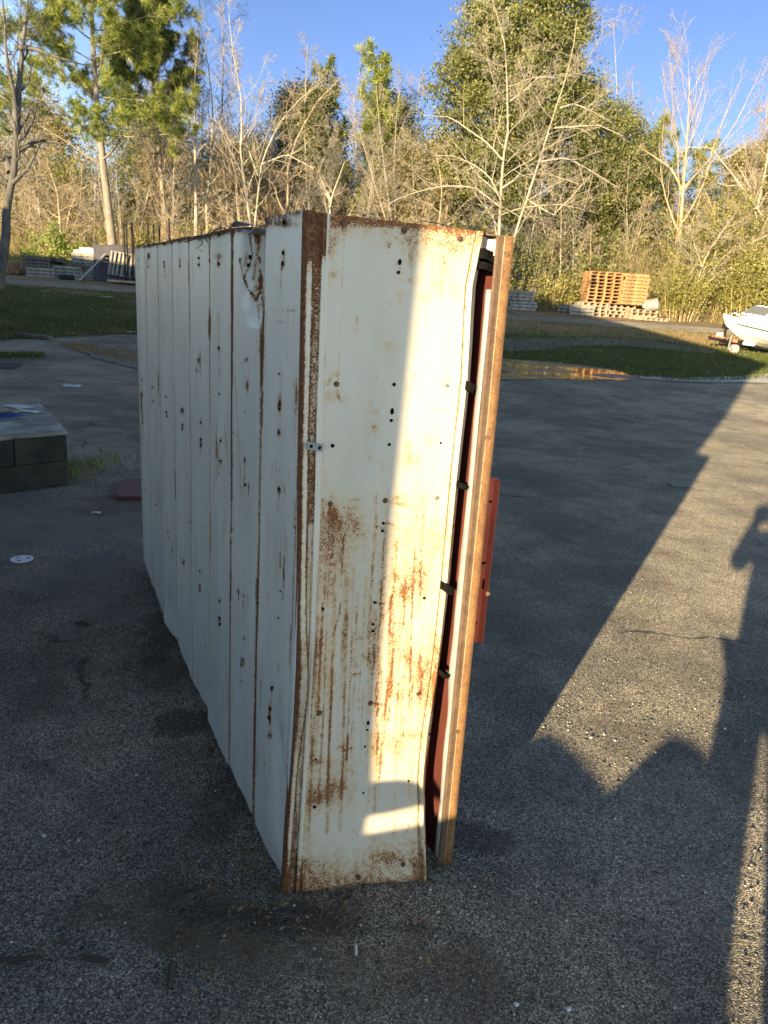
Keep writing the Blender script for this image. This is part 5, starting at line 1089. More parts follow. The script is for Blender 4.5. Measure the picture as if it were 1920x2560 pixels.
shrub('low bright green shrub beside the brush pile', 57, (75, 685), 36.5, 45, 615, 1700, .065, L_BRIGHT)
shrub('yellowish green shrub left of the orange pallets', 58, (1390, 770), 37, 60, 670, 2600, .07, L_YEL)
shrub('dark leafy shrub in the shade at the foot of the oak', 59, (1320, 760), 39, 100, 560, 8000, .065, L_OAK)
shrub('dark bush behind the orange pallets', 60, (1480, 770), 39, 80, 590, 3500, .09, L_OAK)
shrub('small yellowish bush against the green stakes thicket', 61, (360, 640), 39, 50, 560, 1800, .07, L_YEL)

# the thicket itself: countless stalks and dead leaves reading as one mass
def thicket(name, n, seed, x0, x1, y0, y1, h0, h1, nl, label, lmat, lsz=0.075, arch=0.35):
    rs = np.random.RandomState(seed)
    X = rs.uniform(x0, x1, n); Y = y0 + (y1 - y0) * rs.uniform(0, 1, n) ** 1.3
    hs = np.clip(0.75 + 0.45 * vnoise(X * 0.33, Y * 0.33, seed), .3, 1.4)
    H = rs.uniform(h0, h1, n) * hs; a = rs.uniform(0, 6.28, n); ln = H * rs.uniform(0.05, arch, n)
    z = np.array([terrain(x, y) for x, y in zip(X, Y)])
    S = 5; t = np.linspace(0, 1, S)
    cx = X[:, None] + np.cos(a)[:, None] * ln[:, None] * t ** 2 + rs.normal(0, .04, (n, S)) * t
    cy = Y[:, None] + np.sin(a)[:, None] * ln[:, None] * t ** 2 + rs.normal(0, .04, (n, S)) * t
    cz = z[:, None] + H[:, None] * (t - 0.28 * (ln / H)[:, None] * t ** 3) + rs.normal(0, .03, (n, S)) * t
    r = rs.uniform(0.004, 0.012, n)[:, None] * (1 - .75 * t); off = np.stack([np.cos(a + 1.57), np.sin(a + 1.57)], -1)
    tri = np.array([(1, 0), (-.5, .87), (-.5, -.87)])
    V = np.stack([np.stack([cx + r * q[0], cy + r * q[1], cz], -1) for q in tri], 2).reshape(-1, 3)
    i = np.arange(n)[:, None, None] * S * 3; s_ = np.arange(S - 1)[None, :, None] * 3; j = np.arange(3)[None, None, :]; j2 = (j + 1) % 3
    F = np.stack([i + s_ + j, i + s_ + j2, i + s_ + 3 + j2, i + s_ + 3 + j], -1).reshape(-1, 4)
    ti = np.repeat(rs.beta(1.6, 1.6, n), S * 3); mi = np.zeros(len(F), int)
    k = rs.randint(0, n, nl); u = rs.randint(1, S, nl)
    C = np.stack([cx[k, u], cy[k, u], cz[k, u]], -1) + rs.normal(0, .10, (nl, 3)); C[:, 2] = np.maximum(C[:, 2], np.repeat(z[k], 1) + .03)
    LV, LF = leaf_cards(rs, C, lsz); V2 = np.concatenate([V, LV]); F2 = np.concatenate([F, LF + len(V)])
    lt = np.clip(.5 + .5 * vnoise(C[:, 0] * .5, C[:, 2] * .6 + C[:, 1] * .2, seed + 1) + rs.normal(0, .2, nl), 0, 1)
    return tag(fast_mesh(name, V2, F2, [STALK, lmat], attrs={'tint': np.concatenate([ti, np.repeat(lt, 4)])}, mi=np.concatenate([mi, np.ones(nl, int)])), label, 'undergrowth', kind='stuff')
thicket('thicket', 26000, 71, -25, 25, 38.6, 47, 1.2, 4.4, 110000, 'tangled tan stalks and olive leaves filling the foot of the wood', L_YEL, 0.06)
thicket('tall_grass', 9000, 72, -24, 26, 36.2, 39.5, 0.35, 1.3, 9000, 'dry tan grass and weeds along the wood edge', L_YEL, 0.05, 0.8)
thicket('far_wood', 11000, 73, -40, 40, 49, 60, 3.5, 11.0, 150000, 'far brown and olive wood seen between the trunks', L_YEL, 0.10)

# slim saplings crowding the wood edge: three kinds, copied
def sapling(seed, H, mat, spec):
    rs = np.random.RandomState(seed); P = branch_path(rs, np.array([0, 0, -0.05]), np.array([rs.uniform(-.15, .15), rs.uniform(-.1, .1), 1]), H, 10, .07, .08)
    br = []; grow(rs, P, 0.045, 0.01, spec, 0, br); t = thing('sapling', 'slim bare sapling, one of the many crowding the wood edge', 'sapling', (0, 0, 0), 'saplings crowding the wood edge')
    v, f = tubes_mesh(br[:1]); fast_mesh('trunk', v, f, mat, parent=t, smooth=True)
    v, f = tubes_mesh(br[1:], 0.0055, (6, 4, 3, 3)); fast_mesh('crown', v, f, mat, parent=t, smooth=True); return t
SP_S = [dict(n=14, t0=.2, ang=40, len=.32, rel=1, up=.10, wig=.14, rr=.5, seg=5), dict(n=7, t0=.15, ang=45, len=.5, rel=1, up=.04, wig=.2, rr=.6, seg=4), dict(n=4, t0=.15, ang=45, len=.5, rel=1, up=.02, wig=.2, rr=.7, seg=3)]
protos = [sapling(201, 5.5, B_TAN, SP_S), sapling(202, 7.0, B_PALE, SP_S), sapling(203, 4.5, B_TAN, SP_TANGLE), sapling(204, 6.0, B_GREY, SP_S), sapling(205, 5.0, B_PALE, SP_TANGLE)]
rs = np.random.RandomState(77)
for i in range(150):
    pr_ = protos[i % 5]; px_ = rs.uniform(-60, 1980); Y = rs.uniform(38.3, 47)
    if i < 5: o = pr_
    else:
        o = pr_.copy(); COL.objects.link(o)
        for ch in pr_.children:
            c = ch.copy(); COL.objects.link(c); c.parent = o
    X = at(px_, 700, Y)[0]; o.location = (X, Y, terrain(X, Y)); o.rotation_euler = (0, 0, rs.uniform(0, 6.28)); q = rs.uniform(.65, 1.25); o.scale = (q, q, q * rs.uniform(.85, 1.15))

# ------------------------------------------------------------------ pallets and yard clutter
W_OR = simple('orange_new_wood', (0.28, 0.152, 0.062), 0.8, 0, 0.5, 3, 0.2)
W_WE = simple('weathered_wood', (0.30, 0.22, 0.15), 0.9, 0, 0.35, 4, 0.3)
W_GR = simple('grey_old_wood', (0.21, 0.19, 0.16), 0.9, 0, 0.4, 4, 0.3)
W_DK = simple('dark_old_wood', (0.09, 0.075, 0.065), 0.9, 0, 0.4, 4, 0.3)
W_PA = simple('pale_board_wood', (0.52, 0.46, 0.36), 0.85, 0, 0.25, 4, 0.2)
def pallet_mesh(L, W, mat, seed, ends=False):
    rs = random.Random(seed); b = MB(); H = 0.142
    if ends:
        for i in range(5): b.box((-L / 2 + .05 + (L - .10) * i / 4, 0, H / 2), (.085, W, H - .040))
        for i in range(6): b.box((rs.uniform(-.015, .015), -W / 2 + .045 + (W - .09) * i / 5, H - .010), (L, .09, .019), rz=rs.uniform(-.01, .01))
        for i in range(4): b.box((rs.uniform(-.015, .015), -W / 2 + .045 + (W - .09) * i / 3, .010), (L, .09, .019))
        return b.build('pallet', mat)
    for y in (-W / 2 + .02, 0, W / 2 - .02): b.box((0, y, H / 2), (L, .038, H - .040))
    n = 7
    for i in range(n):
        x = -L / 2 + .05 + (L - .10) * i / (n - 1); b.box((x, rs.uniform(-.01, .01), H - .010), (.09, W, .019), rz=rs.uniform(-.01, .01))
    for i in range(5):
        x = -L / 2 + .05 + (L - .10) * i / 4; b.box((x, rs.uniform(-.01, .01), .010), (.09, W, .019))
    o = b.build('pallet', mat); return o
ORD = ['bottom', 'second', 'third', 'fourth', 'fifth', 'sixth', 'seventh', 'eighth', 'ninth', 'tenth', 'eleventh']
_pal = {}
def pallet(kind, p, rz, label, group, rot=None):
    L, W, mat = {'or': (1.50, 1.10, W_OR), 'or2': (1.12, 1.3, W_OR), 'we': (1.22, 1.0, W_WE), 'gr': (1.22, 1.0, W_GR), 'dk': (1.22, 1.0, W_DK)}[kind]
    if kind not in _pal: o = pallet_mesh(L, W, mat, len(_pal), kind in ('or', 'we')); _pal[kind] = o
    else: o = _pal[kind].copy(); COL.objects.link(o)
    o.location = [float(q) for q in p]; o.rotation_euler = rot or (0, 0, rz)
    return tag(o, label, 'pallet', group)
rs = random.Random(12)
def stack(kind, px, Y, n, rz, fmt, group, z0=None, jit=0.03, step=0.145):
    X = at(px, 760, Y)[0]; z = terrain(X, Y) + 0.01 if z0 is None else z0
    for i in range(n):
        lab = fmt.format('topmost' if i == n - 1 else (ORD[i] if i == 0 else ORD[i] + ' from bottom'))
        pallet(kind, (X + rs.uniform(-jit, jit), Y + rs.uniform(-jit, jit), z + step * i), rz + rs.uniform(-.04, .04), lab, group)
    return X, z + step * n
GP = 'pallets in the right stacks'
XA, ZA = stack('we', 1478, 34.0, 4, 0.10, 'weathered pallet under the orange stacks, {} in the left column', GP)
XB, ZB = stack('we', 1548, 34.2, 4, 0.05, 'weathered pallet under the orange stacks, {} in the middle column', GP, z0=ZA - .58)
stack('we', 1606, 33.7, 3, 0.12, 'weathered pallet at the right end of the stacks, {} in its column', GP, jit=.08)
stack('or', 1498, 34.1, 9, 0.02, 'orange pallet showing stringer ends, {} in the left orange stack', GP, z0=ZA, jit=.02)
stack('or2', 1571, 34.1, 9, 0.02, 'orange pallet showing board edges, {} in the right orange stack', GP, z0=ZA, jit=.02)
stack('gr', 1445, 33.6, 3, 0.3, 'grey pallet left of the orange stacks, {} in its low column', GP, jit=.06)
X = at(1622, 800, 33.1)[0]; pallet('we', (X, 33.1, terrain(X, 33.1) + .02), 0.4, 'weathered pallet lying loose in front of the right stacks', GP)
stack('gr', 1306, 35.0, 3, -0.1, 'grey pallet beside the cabinet post, {} of its stack lower half', GP, jit=.05)
stack('gr', 1292, 35.0, 3, 0.12, 'grey pallet beside the cabinet post, {} of its shifted upper half', GP, z0=terrain(5.8, 35) + .01 + 3 * .145, jit=.05)
GL = 'pallets in the left heap'
stack('gr', 117, 34.2, 3, 0.05, 'pale pallet at far left under dark ones, {} in stack', GL)
XL = at(117, 690, 34.2)[0]
stack('dk', 118, 34.2, 3, -0.15, 'dark old pallet at far left, {} of the three dark ones', GL, z0=terrain(XL, 34.2) + .45, jit=.08)
stack('gr', 180, 34.4, 4, 0.12, 'grey pallet in the low stack behind the tyre, {} in it', GL, jit=.07)
Xd = at(182, 690, 34.4)[0]; pallet('dk', (Xd, 34.4, terrain(Xd, 34.4) + .66), 0, 'dark pallet tilted on top of the low stack behind the tyre', GL, rot=(0.05, 0.16, 0.3))
stack('gr', 229, 34.8, 8, 0.03, 'pale grey pallet in the tall left stack, {} in it', GL)
ztop = terrain(at(229, 690, 34.8)[0], 34.8) + 8 * .145 + .01
for k, (dy, dz, px_, ln) in enumerate(((0, 0, 232, 1.25), (-.22, 0, 222, 1.05), (-.1, .13, 236, 1.1))):
    b = MB(); X = at(px_, 690, 34.8)[0]; b.box((0, 0, .065), (ln, .13, .13), rz=.04)
    tag(b.build('timber_beam', W_PA, loc=(0, 0, 0), bevel=.006), ['long pale timber beam at the back on top of the tall left pallet stack', 'short pale timber beam at the front on top of the tall left pallet stack', 'pale timber beam lying across the other two on the left stack'][k], 'timber beam', 'timber beams on the left stack').location = (X, 34.8 + dy, ztop + dz)
RUB = simple('tyre_rubber', (0.015, 0.015, 0.016), 0.85, 0, 0.3, 20, 0.2)
def torus_mb(c, R, r, axis='y', n=28, k=10):
    v = []; 
    for i in range(n):
        a = 2 * math.pi * i / n
        for j in range(k):
            t = 2 * math.pi * j / k; q = R + r * math.cos(t); w = r * 1.15 * math.sin(t)
            v.append({'y': (c[0] + q * math.cos(a), c[1] + w, c[2] + q * math.sin(a)), 'z': (c[0] + q * math.cos(a), c[1] + q * math.sin(a), c[2] + w), 'x': (c[0] + w, c[1] + q * math.cos(a), c[2] + q * math.sin(a))}[axis])
    f = [(i * k + j, ((i + 1) % n) * k + j, ((i + 1) % n) * k + (j + 1) % k, i * k + (j + 1) % k) for i in range(n) for j in range(k)]
    return MB().add(v, f)
X = at(166, 690, 33.3)[0]; o = torus_mb((X, 33.3, terrain(X, 33.3) + .13), .24, .105, 'z').build('tyre', RUB, loc=(X, 33.3, terrain(X, 33.3)), smooth=True); tag(o, 'black tyre lying flat in front of the low left pallet stack', 'tyre')
# leaning metal ramp
p0 = at(196, 694, 33.0); p0[2] = terrain(p0[0], 33.0) + .04; p1 = at(262, 636, 33.9)
t = thing('loading_ramp', 'grey ladder-like metal ramp leaning up against the tarp on the left', 'ramp', p0)
d = p1 - p0; sd_ = np.array([.16, -.26, .03])
b = MB(); b.tube([p0, p1], .035, 6); b.build('side_rail', GALV, t); b = MB(); b.tube([p0 + sd_, p1 + sd_], .035, 6); b.build('side_rail', GALV, t)
b = MB()
for k in range(9): q = p0 + d * (k + .5) / 9; b.boxo(q - d / 9 * .25, sd_, d / 9 * .5, (0, 0, .02))
b.build('tread', W_GR, t)
# tarp hanging over a frame, with a pallet stood on edge before it
TARP2 = simple('purple_grey_tarp', (0.045, 0.040, 0.050), 0.8, 0, 0.25, 3, 0.5, 0.03)
a0 = at(236, 700, 34.2); a1 = at(338, 700, 34.2); zb_ = terrain(a0[0], 34.2); zt2 = at(270, 612, 34.2)[2]
V = []
for u in np.linspace(0, 1, 40):
    x = a0[0] + (a1[0] - a0[0]) * u; col = []
    for w_ in np.linspace(0, 1, 26):
        if w_ < .55: zf = w_ / .55; y = 33.95 - .30 * (1 - zf) ** 1.5; z = zb_ + .03 + (zt2 - zb_) * zf
        else: zf = (w_ - .55) / .45; y = 33.95 + .9 * zf; z = zt2 - .10 * zf ** 2
        f_ = math.sin(u * 21 + w_ * 3) * .04 * (1 - min(1, w_ / .6)) + .05 * math.sin(u * 6.3 + 1)
        col.append((x + (.16 * (1 - w_) if u < .1 else 0), y + f_, z + .05 * math.sin(u * 9 + 2) * w_ - .12 * max(0, u - .75) * 4 * w_))
    V.append(col)
V = np.array(V); o = fast_mesh('tarp', V.reshape(-1, 3), grid_faces(40, 26), TARP2, loc=(a0[0], 34.2, zb_), smooth=True); o.modifiers.new('t', 'SOLIDIFY').thickness = .01
tag(o, 'purple-grey tarp draped over a heap behind the standing pallet at left', 'tarp')
q = at(306, 690, 33.35); zq = terrain(q[0], 33.35)
pallet('gr', (q[0], 33.55, zq + .80), 0, 'weathered pallet standing on edge against the tarp at left', GL, rot=(R_(80), R_(6), R_(-6)))
# stake trailer
STL = simple('dark_rust_steel', (0.012, 0.010, 0.009), 0.8, 0.2, 0.4, 10, 0.2)
t0_ = at(272, 700, 33.1); t = thing('stake_trailer', 'low flatbed trailer with tall dark steel stakes standing in front of the left wood', 'trailer', (t0_[0] + 1.5, 33.1, terrain(t0_[0], 33.1)))
zt0 = terrain(t0_[0], 33.1)
b = MB(); b.box((t0_[0] + 1.9, 33.15, zt0 + .13), (3.6, 1.0, .10)); b.build('bed', W_WE, t)
for px_, top in ((311, 558), (318, 557), (331, 555), (337, 560), (371, 563), (385, 561), (399, 563), (424, 556)):
    q = at(px_, 620, 33.0 + (px_ % 3) * .15); zt3 = at(px_, top, q[1])[2]; b = MB(); lean = -.12 if px_ == 337 else 0
    b.tube([(q[0] - lean, q[1], zt0 + .18), (q[0] + lean, q[1], zt3)], .045 if px_ in (331, 424) else .034, 6); b.build('stake', STL, t)
for sx in (1.2, 2.4):
    torus_mb((t0_[0] + sx, 32.75, zt0 + .17), .12, .05, 'y', 18, 8).build('wheel', RUB, t, smooth=True)
# brush pile
rs2 = np.random.RandomState(4); c = at(52, 680, 35.0); c[2] = terrain(c[0], 35.0); b = MB()
for i in range(150):
    a = rs2.uniform(0, 6.28); L = rs2.uniform(.5, 1.4); p = c + np.array([rs2.normal(0, .40), rs2.normal(0, .3), rs2.uniform(.02, .12)]); h = rs2.uniform(.15, .65)
    b.tube([p - [math.cos(a) * L / 2, math.sin(a) * L / 3, 0], p - [math.cos(a) * L / 5, 0, -h * .8], p + [math.cos(a) * L / 6, 0, h], p + [math.cos(a) * L / 2, math.sin(a) * L / 3, h * .1]], [.014, .018, .014, .006], 4, cap=False)
tag(b.build('brush_pile', simple('dead_frond', (0.30, 0.20, 0.11), 0.9, 0, .4, 5, .2), loc=c), 'brown pile of bent dead branches at the far left drive edge', 'brush pile')
# plastic tub and pale rag by the right stacks
TUBM = simple('cloudy_plastic', (0.20, 0.19, 0.165), 0.35, 0, .15, 4, 0)
q = at(1626, 782, 33.3); t = thing('plastic_drum', 'cloudy plastic drum lying on the pallets at the right end of the stacks', 'drum', (q[0], 33.3, terrain(q[0], 33.3) + .36))
b = MB(); c = np.array([q[0], 33.3, terrain(q[0], 33.3) + .66]); ax = np.array([.9, -.35, .25]); ax /= np.linalg.norm(ax)
b.tube([c - ax * .30, c - ax * .27, c - ax * .1, c, c + ax * .1, c + ax * .27, c + ax * .30], [.22, .265, .27, .255, .27, .265, .22], 20); b.build('drum_body', TUBM, t, smooth=False)
b = MB(); b.tube([c - ax * .30, c - ax * .36], [.06, .055], 12); b.build('cap', simple('white_cap', (0.7, 0.7, 0.68), .4, 0, .1, 5, 0), t)
RAG = simple('pale_rag', (0.55, 0.55, 0.55), .9, 0, .2, 8, .3)
def scrap(name, label, cat, p, sx, sy, rz, mat, h=.01, seed=1, group=None, n=9):
    rs_ = np.random.RandomState(seed); u, w = np.meshgrid(np.linspace(-.5, .5, n), np.linspace(-.5, .5, n), indexing='ij')
    z = h * (.5 + .5 * vnoise(u * 3 + seed, w * 3, seed)) + .003
    x = u * sx * (1 + .25 * vnoise(w * 3, u * 0 + seed, seed + 1)); y = w * sy * (1 + .25 * vnoise(u * 3, w * 0, seed + 2))
    X = x * math.cos(rz) - y * math.sin(rz); Y = x * math.sin(rz) + y * math.cos(rz)
    V = np.stack([X, Y, z], -1).reshape(-1, 3) + np.array(p)
    o = fast_mesh(name, V, grid_faces(n, n), mat, loc=p, smooth=True); o.modifiers.new('t', 'SOLIDIFY').thickness = .002
    return tag(o, label, cat, group)
q = at(1432, 772, 33.9); scrap('rag', 'pale crumpled rag beside the left end of the orange stacks', 'rag', (q[0], 33.9, terrain(q[0], 33.9) + .03), .6, .4, .3, RAG, .28, 3)
PAP = simple('white_paper', (0.48, 0.48, 0.47), .8, 0, .05, 10, 0)
for k, (x, y, sx, sy, lab) in enumerate(((178, 972, .26, .15, 'white square scrap lying on the asphalt behind the concrete block'), (112, 731, .34, .2, 'white litter scrap high on the grass bank at left'), (265, 745, .5, .14, 'long white litter strip on the grass bank near the cabinet'), (112, 744, .14, .1, 'tiny white litter scrap below another on the left bank'), (327, 834, .22, .14, 'white litter scrap at the foot of the bank beside the cabinet'), (232, 777, .12, .1, 'small pale litter bit halfway down the grass bank'))):
    p = th(x, y); scrap('litter_scrap', lab, 'litter', p + np.array([0, 0, .02]), sx, sy, .3 * k, PAP, .05, 20 + k, 'pale litter on the ground at left')
p = gh(240, 1284); scrap('litter_scrap', 'pale stone-like litter scrap on the asphalt below the maroon plate', 'litter', p, .06, .04, .2, PAP, .02, 30)
p0, p1 = th(48, 843), th(122, 851); b = MB(); b.boxo(p0 + [0, 0, .02], p1 - p0, (0.0, .18, 0), (0, 0, .07))
tag(b.build('plank', W_DK, loc=p0, bevel=.004), 'dark plank lying where the grass meets the asphalt at left', 'plank')

# concrete block platform
CONC = simple('stained_concrete', (0.30, 0.285, 0.26), .9, 0, .4, 3.5, .4, c2=(0.075, 0.065, 0.052))
BLK = simple('dark_mossy_block', (0.030, 0.026, 0.020), .95, 0, .6, 4.5, .7, .014, c2=(0.007, 0.007, 0.006))
A = gh(173, 1213); zt = at(166, 1077, A[1])[2]; Bk = gh(97, 1007, zt); Bf = gh(-60, 1096, zt); A2 = np.array([A[0], A[1], 0]); Af = gh(166, 1077, zt)
t = thing('concrete_platform', 'grey concrete slab on dark mossy block walls at the left edge', 'concrete platform', (A[0] - .6, A[1] + .6, 0))
fx = (Bf - Af); fx[2] = 0; fx = fx / np.linalg.norm(fx) * 1.9; dy = (Bk - Af); dy[2] = 0
b = MB(); b.boxo(np.array([Af[0], Af[1], zt - .034]) - fx * .006 - dy * .004, fx * 1.01, dy * 1.008, (0, 0, .034)); b.build('slab', CONC, t, bevel=.012)
b = MB(); b.boxo(np.array([Af[0], Af[1], 0]) + fx * .02 + dy * .02, fx * .97, dy * .96, (0, 0, zt - .036), 1)
hc = (zt - .036) / 2
for r in range(2):
    offs = [0, .21, 1.0] if r == 0 else [0, .62, 1.0]
    for u0, u1 in zip(offs[:-1], offs[1:]): b.boxo(np.array([Af[0], Af[1], hc * (1 - r) + .003]) + fx * (u0 + .0015), fx * (u1 - u0 - .003), dy * .018, (0, 0, hc - .004))
    for k in range(6): b.boxo(np.array([Af[0], Af[1], hc * (1 - r) + .003]) + dy * (.02 + .16 * k + .003) + fx * .001, fx * .018, dy * .152, (0, 0, hc - .010))
b.build('block_wall', [BLK, BLACK], t, bevel=.008)
BLUE = simple('blue_cloth', (0.02, 0.05, 0.20), .8, 0, .2, 12, .2)
p = gh(8, 1050, zt); scrap('work_glove', 'bright blue glove lying at the left edge of the concrete slab', 'glove', p, .30, .14, .5, BLUE, .06, 41)
p = gh(12, 1034, zt); scrap('rag', 'tan cloth scrap beside the blue glove on the slab', 'rag', p, .22, .14, .1, simple('tan_cloth', (0.30, 0.24, 0.16), .9, 0, .2, 10, .2), .05, 42)
p = gh(44, 1018, zt); scrap('paper_sheet', 'white paper sheet at the back of the concrete slab', 'paper', p, .24, .14, -.4, PAP, .012, 43)
p = gh(66, 1029, zt); scrap('paper_sheet', 'pale paper sheet nearer the front of the concrete slab', 'paper', p, .26, .10, -.2, PAP, .012, 44)
# weeds beside the platform
rs2 = np.random.RandomState(8); c = gh(198, 1175); vs = []
for i in range(420):
    p = c + np.array([rs2.normal(0, .16), rs2.normal(0, .30), 0]); a = rs2.uniform(0, 6.28); h = rs2.uniform(.02, .075); w = np.array([math.cos(a), math.sin(a), 0]) * .007; l = rs2.uniform(0, .08); a2 = rs2.uniform(0, 6.28)
    vs += [p - w, p + w, p + [math.cos(a2) * l, math.sin(a2) * l, h]]
o = fast_mesh('weed_clump', np.array(vs), np.arange(len(vs)).reshape(-1, 3), [L_BRIGHT, DB.m], loc=c, attrs={'tint': np.repeat(rs2.beta(2, 3, 420), 3)}, mi=(rs2.rand(420) < .35).astype(int)); tag(o, 'small clump of green weeds at the foot of the concrete platform', 'weeds', kind='stuff')

# ------------------------------------------------------------------ small things on the near asphalt
MAR = simple('maroon_paint', (0.10, 0.025, 0.03), .6, 0, .2, 8, .1)
q0, q1, q2, q3 = gh(286, 1250), gh(430, 1252), gh(420, 1209), gh(306, 1206); b = MB()
for qq in (q0, q1, q2, q3): qq[2] = .012
b.add([q0, q1, q2, q3, *[q + np.array([0, 0, .022]) for q in (q0, q1, q2, q3)]], [(0, 3, 2, 1), (4, 5, 6, 7), (0, 1, 5, 4), (1, 2, 6, 5), (2, 3, 7, 6), (3, 0, 4, 7)])
tag(b.build('metal_plate', MAR, loc=q0, bevel=.002), 'flat maroon metal plate on the asphalt half hidden behind the white cabinet', 'metal plate')
c = gh(55, 1400); t = thing('plastic_disc', 'white round plastic disc with a hub lying on the asphalt at left', 'plastic disc', c); PL = simple('white_plastic', (0.60, 0.62, 0.66), .5, 0, .06, 8, 0)
b = MB(); b.disc(c + [0, 0, .004], (0, 0, 1), .062, 32, 0, .004, up=(0, 1, 0)); b.build('plate', PL, t, bevel=.001)
b = MB(); b.disc(c + [0, 0, .0082], (0, 0, 1), .019, 20, 0, .004, up=(0, 1, 0)); b.build('hub', PL, t, bevel=.001)
for k in range(3):
    b = MB(); a = k * 2.09 + .5; b.box((c[0] + .032 * math.cos(a), c[1] + .032 * math.sin(a), .0085), (.010, .020, .0012), rz=a); b.build('slot', BLACK, t)
BARK = simple('bark_chip', (0.055, 0.042, 0.035), .95, 0, .4, 40, .5)
for k, (pts, r, lab) in enumerate((([(418, 2272), (440, 2262), (470, 2248), (498, 2232)], .012, 'dark bark strip left of the cabinet foot, longest of the chips'), ([(205, 2398), (240, 2402), (272, 2408)], .009, 'short grey wood chip near the lower left'), ([(430, 2408), (428, 2440), (422, 2476)], .010, 'dark splinter of wood pointing down the picture near the bottom'), ([(-10, 2404), (50, 2400), (103, 2396)], .007, 'thin stick reaching in from the lower left edge'), ([(188, 1563), (205, 1560), (222, 1564)], .012, 'small dark wood chunk on the asphalt left of the cabinet'), ([(492, 2265), (515, 2272), (535, 2282)], .006, 'small dark bark sliver beside the long bark strip'))):
    P = [gh(x, y) + np.array([0, 0, r * .6]) for x, y in pts]; b = MB(); b.tube(P, [r * .6] + [r] * (len(P) - 2) + [r * .5], 6)
    o = b.build('wood_chip', BARK, loc=P[0]); tag(o, lab, 'wood chip', 'wood chips on the near asphalt')
p = gh(889, 2366); q = gh(890, 2390); b = MB(); b.tube([p + [0, 0, .005], q + [0, 0, .005]], .0038, 10); tag(b.build('paper_stick', PAP, loc=p), 'thin white paper stick on the asphalt in front of the cabinet', 'paper stick')
for x, y, r, lab in ((1095, 2281, .0075, 'bright white pebble below the right side of the cabinet'), (110, 2092, .012, 'pale flat pebble on the dark asphalt at left'), (1477, 1846, .011, 'white pebble in the sunlit patch of asphalt'), (1290, 2514, .011, 'pale grey pebble near the bottom right'), (1420, 2526, .012, 'brownish pebble near the bottom right corner')):
    p = gh(x, y); b = MB(); v = oct_v * np.array([1.2, 1, .7]) * r; o = b.add(v + p + [0, 0, r * .4], [tuple(f) for f in oct_f]).build('pebble', RAG, loc=p, smooth=True); md = o.modifiers.new('s', 'SUBSURF'); md.levels = 2; md.render_levels = 2
    tag(o, lab, 'pebble', 'pale pebbles on the near asphalt')
# ------------------------------------------------------------------ boat on its trailer
GEL = simple('white_gelcoat', (0.74, 0.73, 0.68), .3, 0, .05, 3, 0)
DKG = simple('dark_green_stripe', (0.035, 0.055, 0.055), .4, 0, .1, 3, 0)
GLS = simple('tinted_windscreen', (0.10, 0.105, 0.11), .12, 0, .1, 3, 0)
ALU = simple('aluminium_trim', (0.6, 0.6, 0.6), .35, .8, .1, 10, 0)
BLKP = simple('black_trailer_paint', (0.015, 0.015, 0.017), .5, 0, .2, 8, 0)
REDP = simple('faded_red_paint', (0.45, 0.12, 0.07), .7, 0, .2, 8, .1)
pb = th(1835, 882); YB = pb[1]; ppm = F_PX / YB * 1.0
boat = thing('boat', 'white sport boat with a dark stripe, bow pointing left, at the right edge', 'boat', (pb[0], YB, terrain(pb[0], YB)))
trl = thing('boat_trailer', 'black boat trailer with a red tongue under the white boat', 'boat trailer', (pb[0], YB, terrain(pb[0], YB)))
bow = at(1806, 790, YB)
yaw = R_(-11); pit = R_(4.0)
ex = np.array([math.cos(yaw) * math.cos(pit), math.sin(yaw) * math.cos(pit), -math.sin(pit)]); ey = np.array([-math.sin(yaw), math.cos(yaw), 0]); ez = np.cross(ex, ey)
def bp(x, y, z): return bow + ex * x + ey * y + ez * z
st = np.linspace(0, 1, 26) ** 1.3 * 5.2
def sec(x):
    t = min(1, x / 2.4); hb_ = 1.05 * (1 - (1 - t) ** 2.4); zg = -.02 - .22 * min(1, x / 2.6) ** .8; kz = -.24 - .50 * (1 - math.exp(-x / .42)) - .05 * min(1, x / 3); ch = hb_ * .80; cz_ = zg + (kz - zg) * (.55 + .13 * min(1, x / 2))
    pts = [(0, kz), (ch * .5, kz * .55 + cz_ * .45), (ch * .93, cz_ - .01), (ch, cz_ + .02), (ch + (hb_ - ch) * .55, cz_ + (zg - cz_) * .45), (hb_ * .98, zg - .10), (hb_ + .02, zg - .06), (hb_ + .02, zg), (hb_ * .82, zg + .035), (0, zg + .10 - .02 * t)]
    return pts + [(-y, z) for y, z in pts[-2:0:-1]]
V = np.array([[bp(max(0, x) + (0.02 - z * .0), y + .004, z) for y, z in sec(max(x, .02))] for x in st])
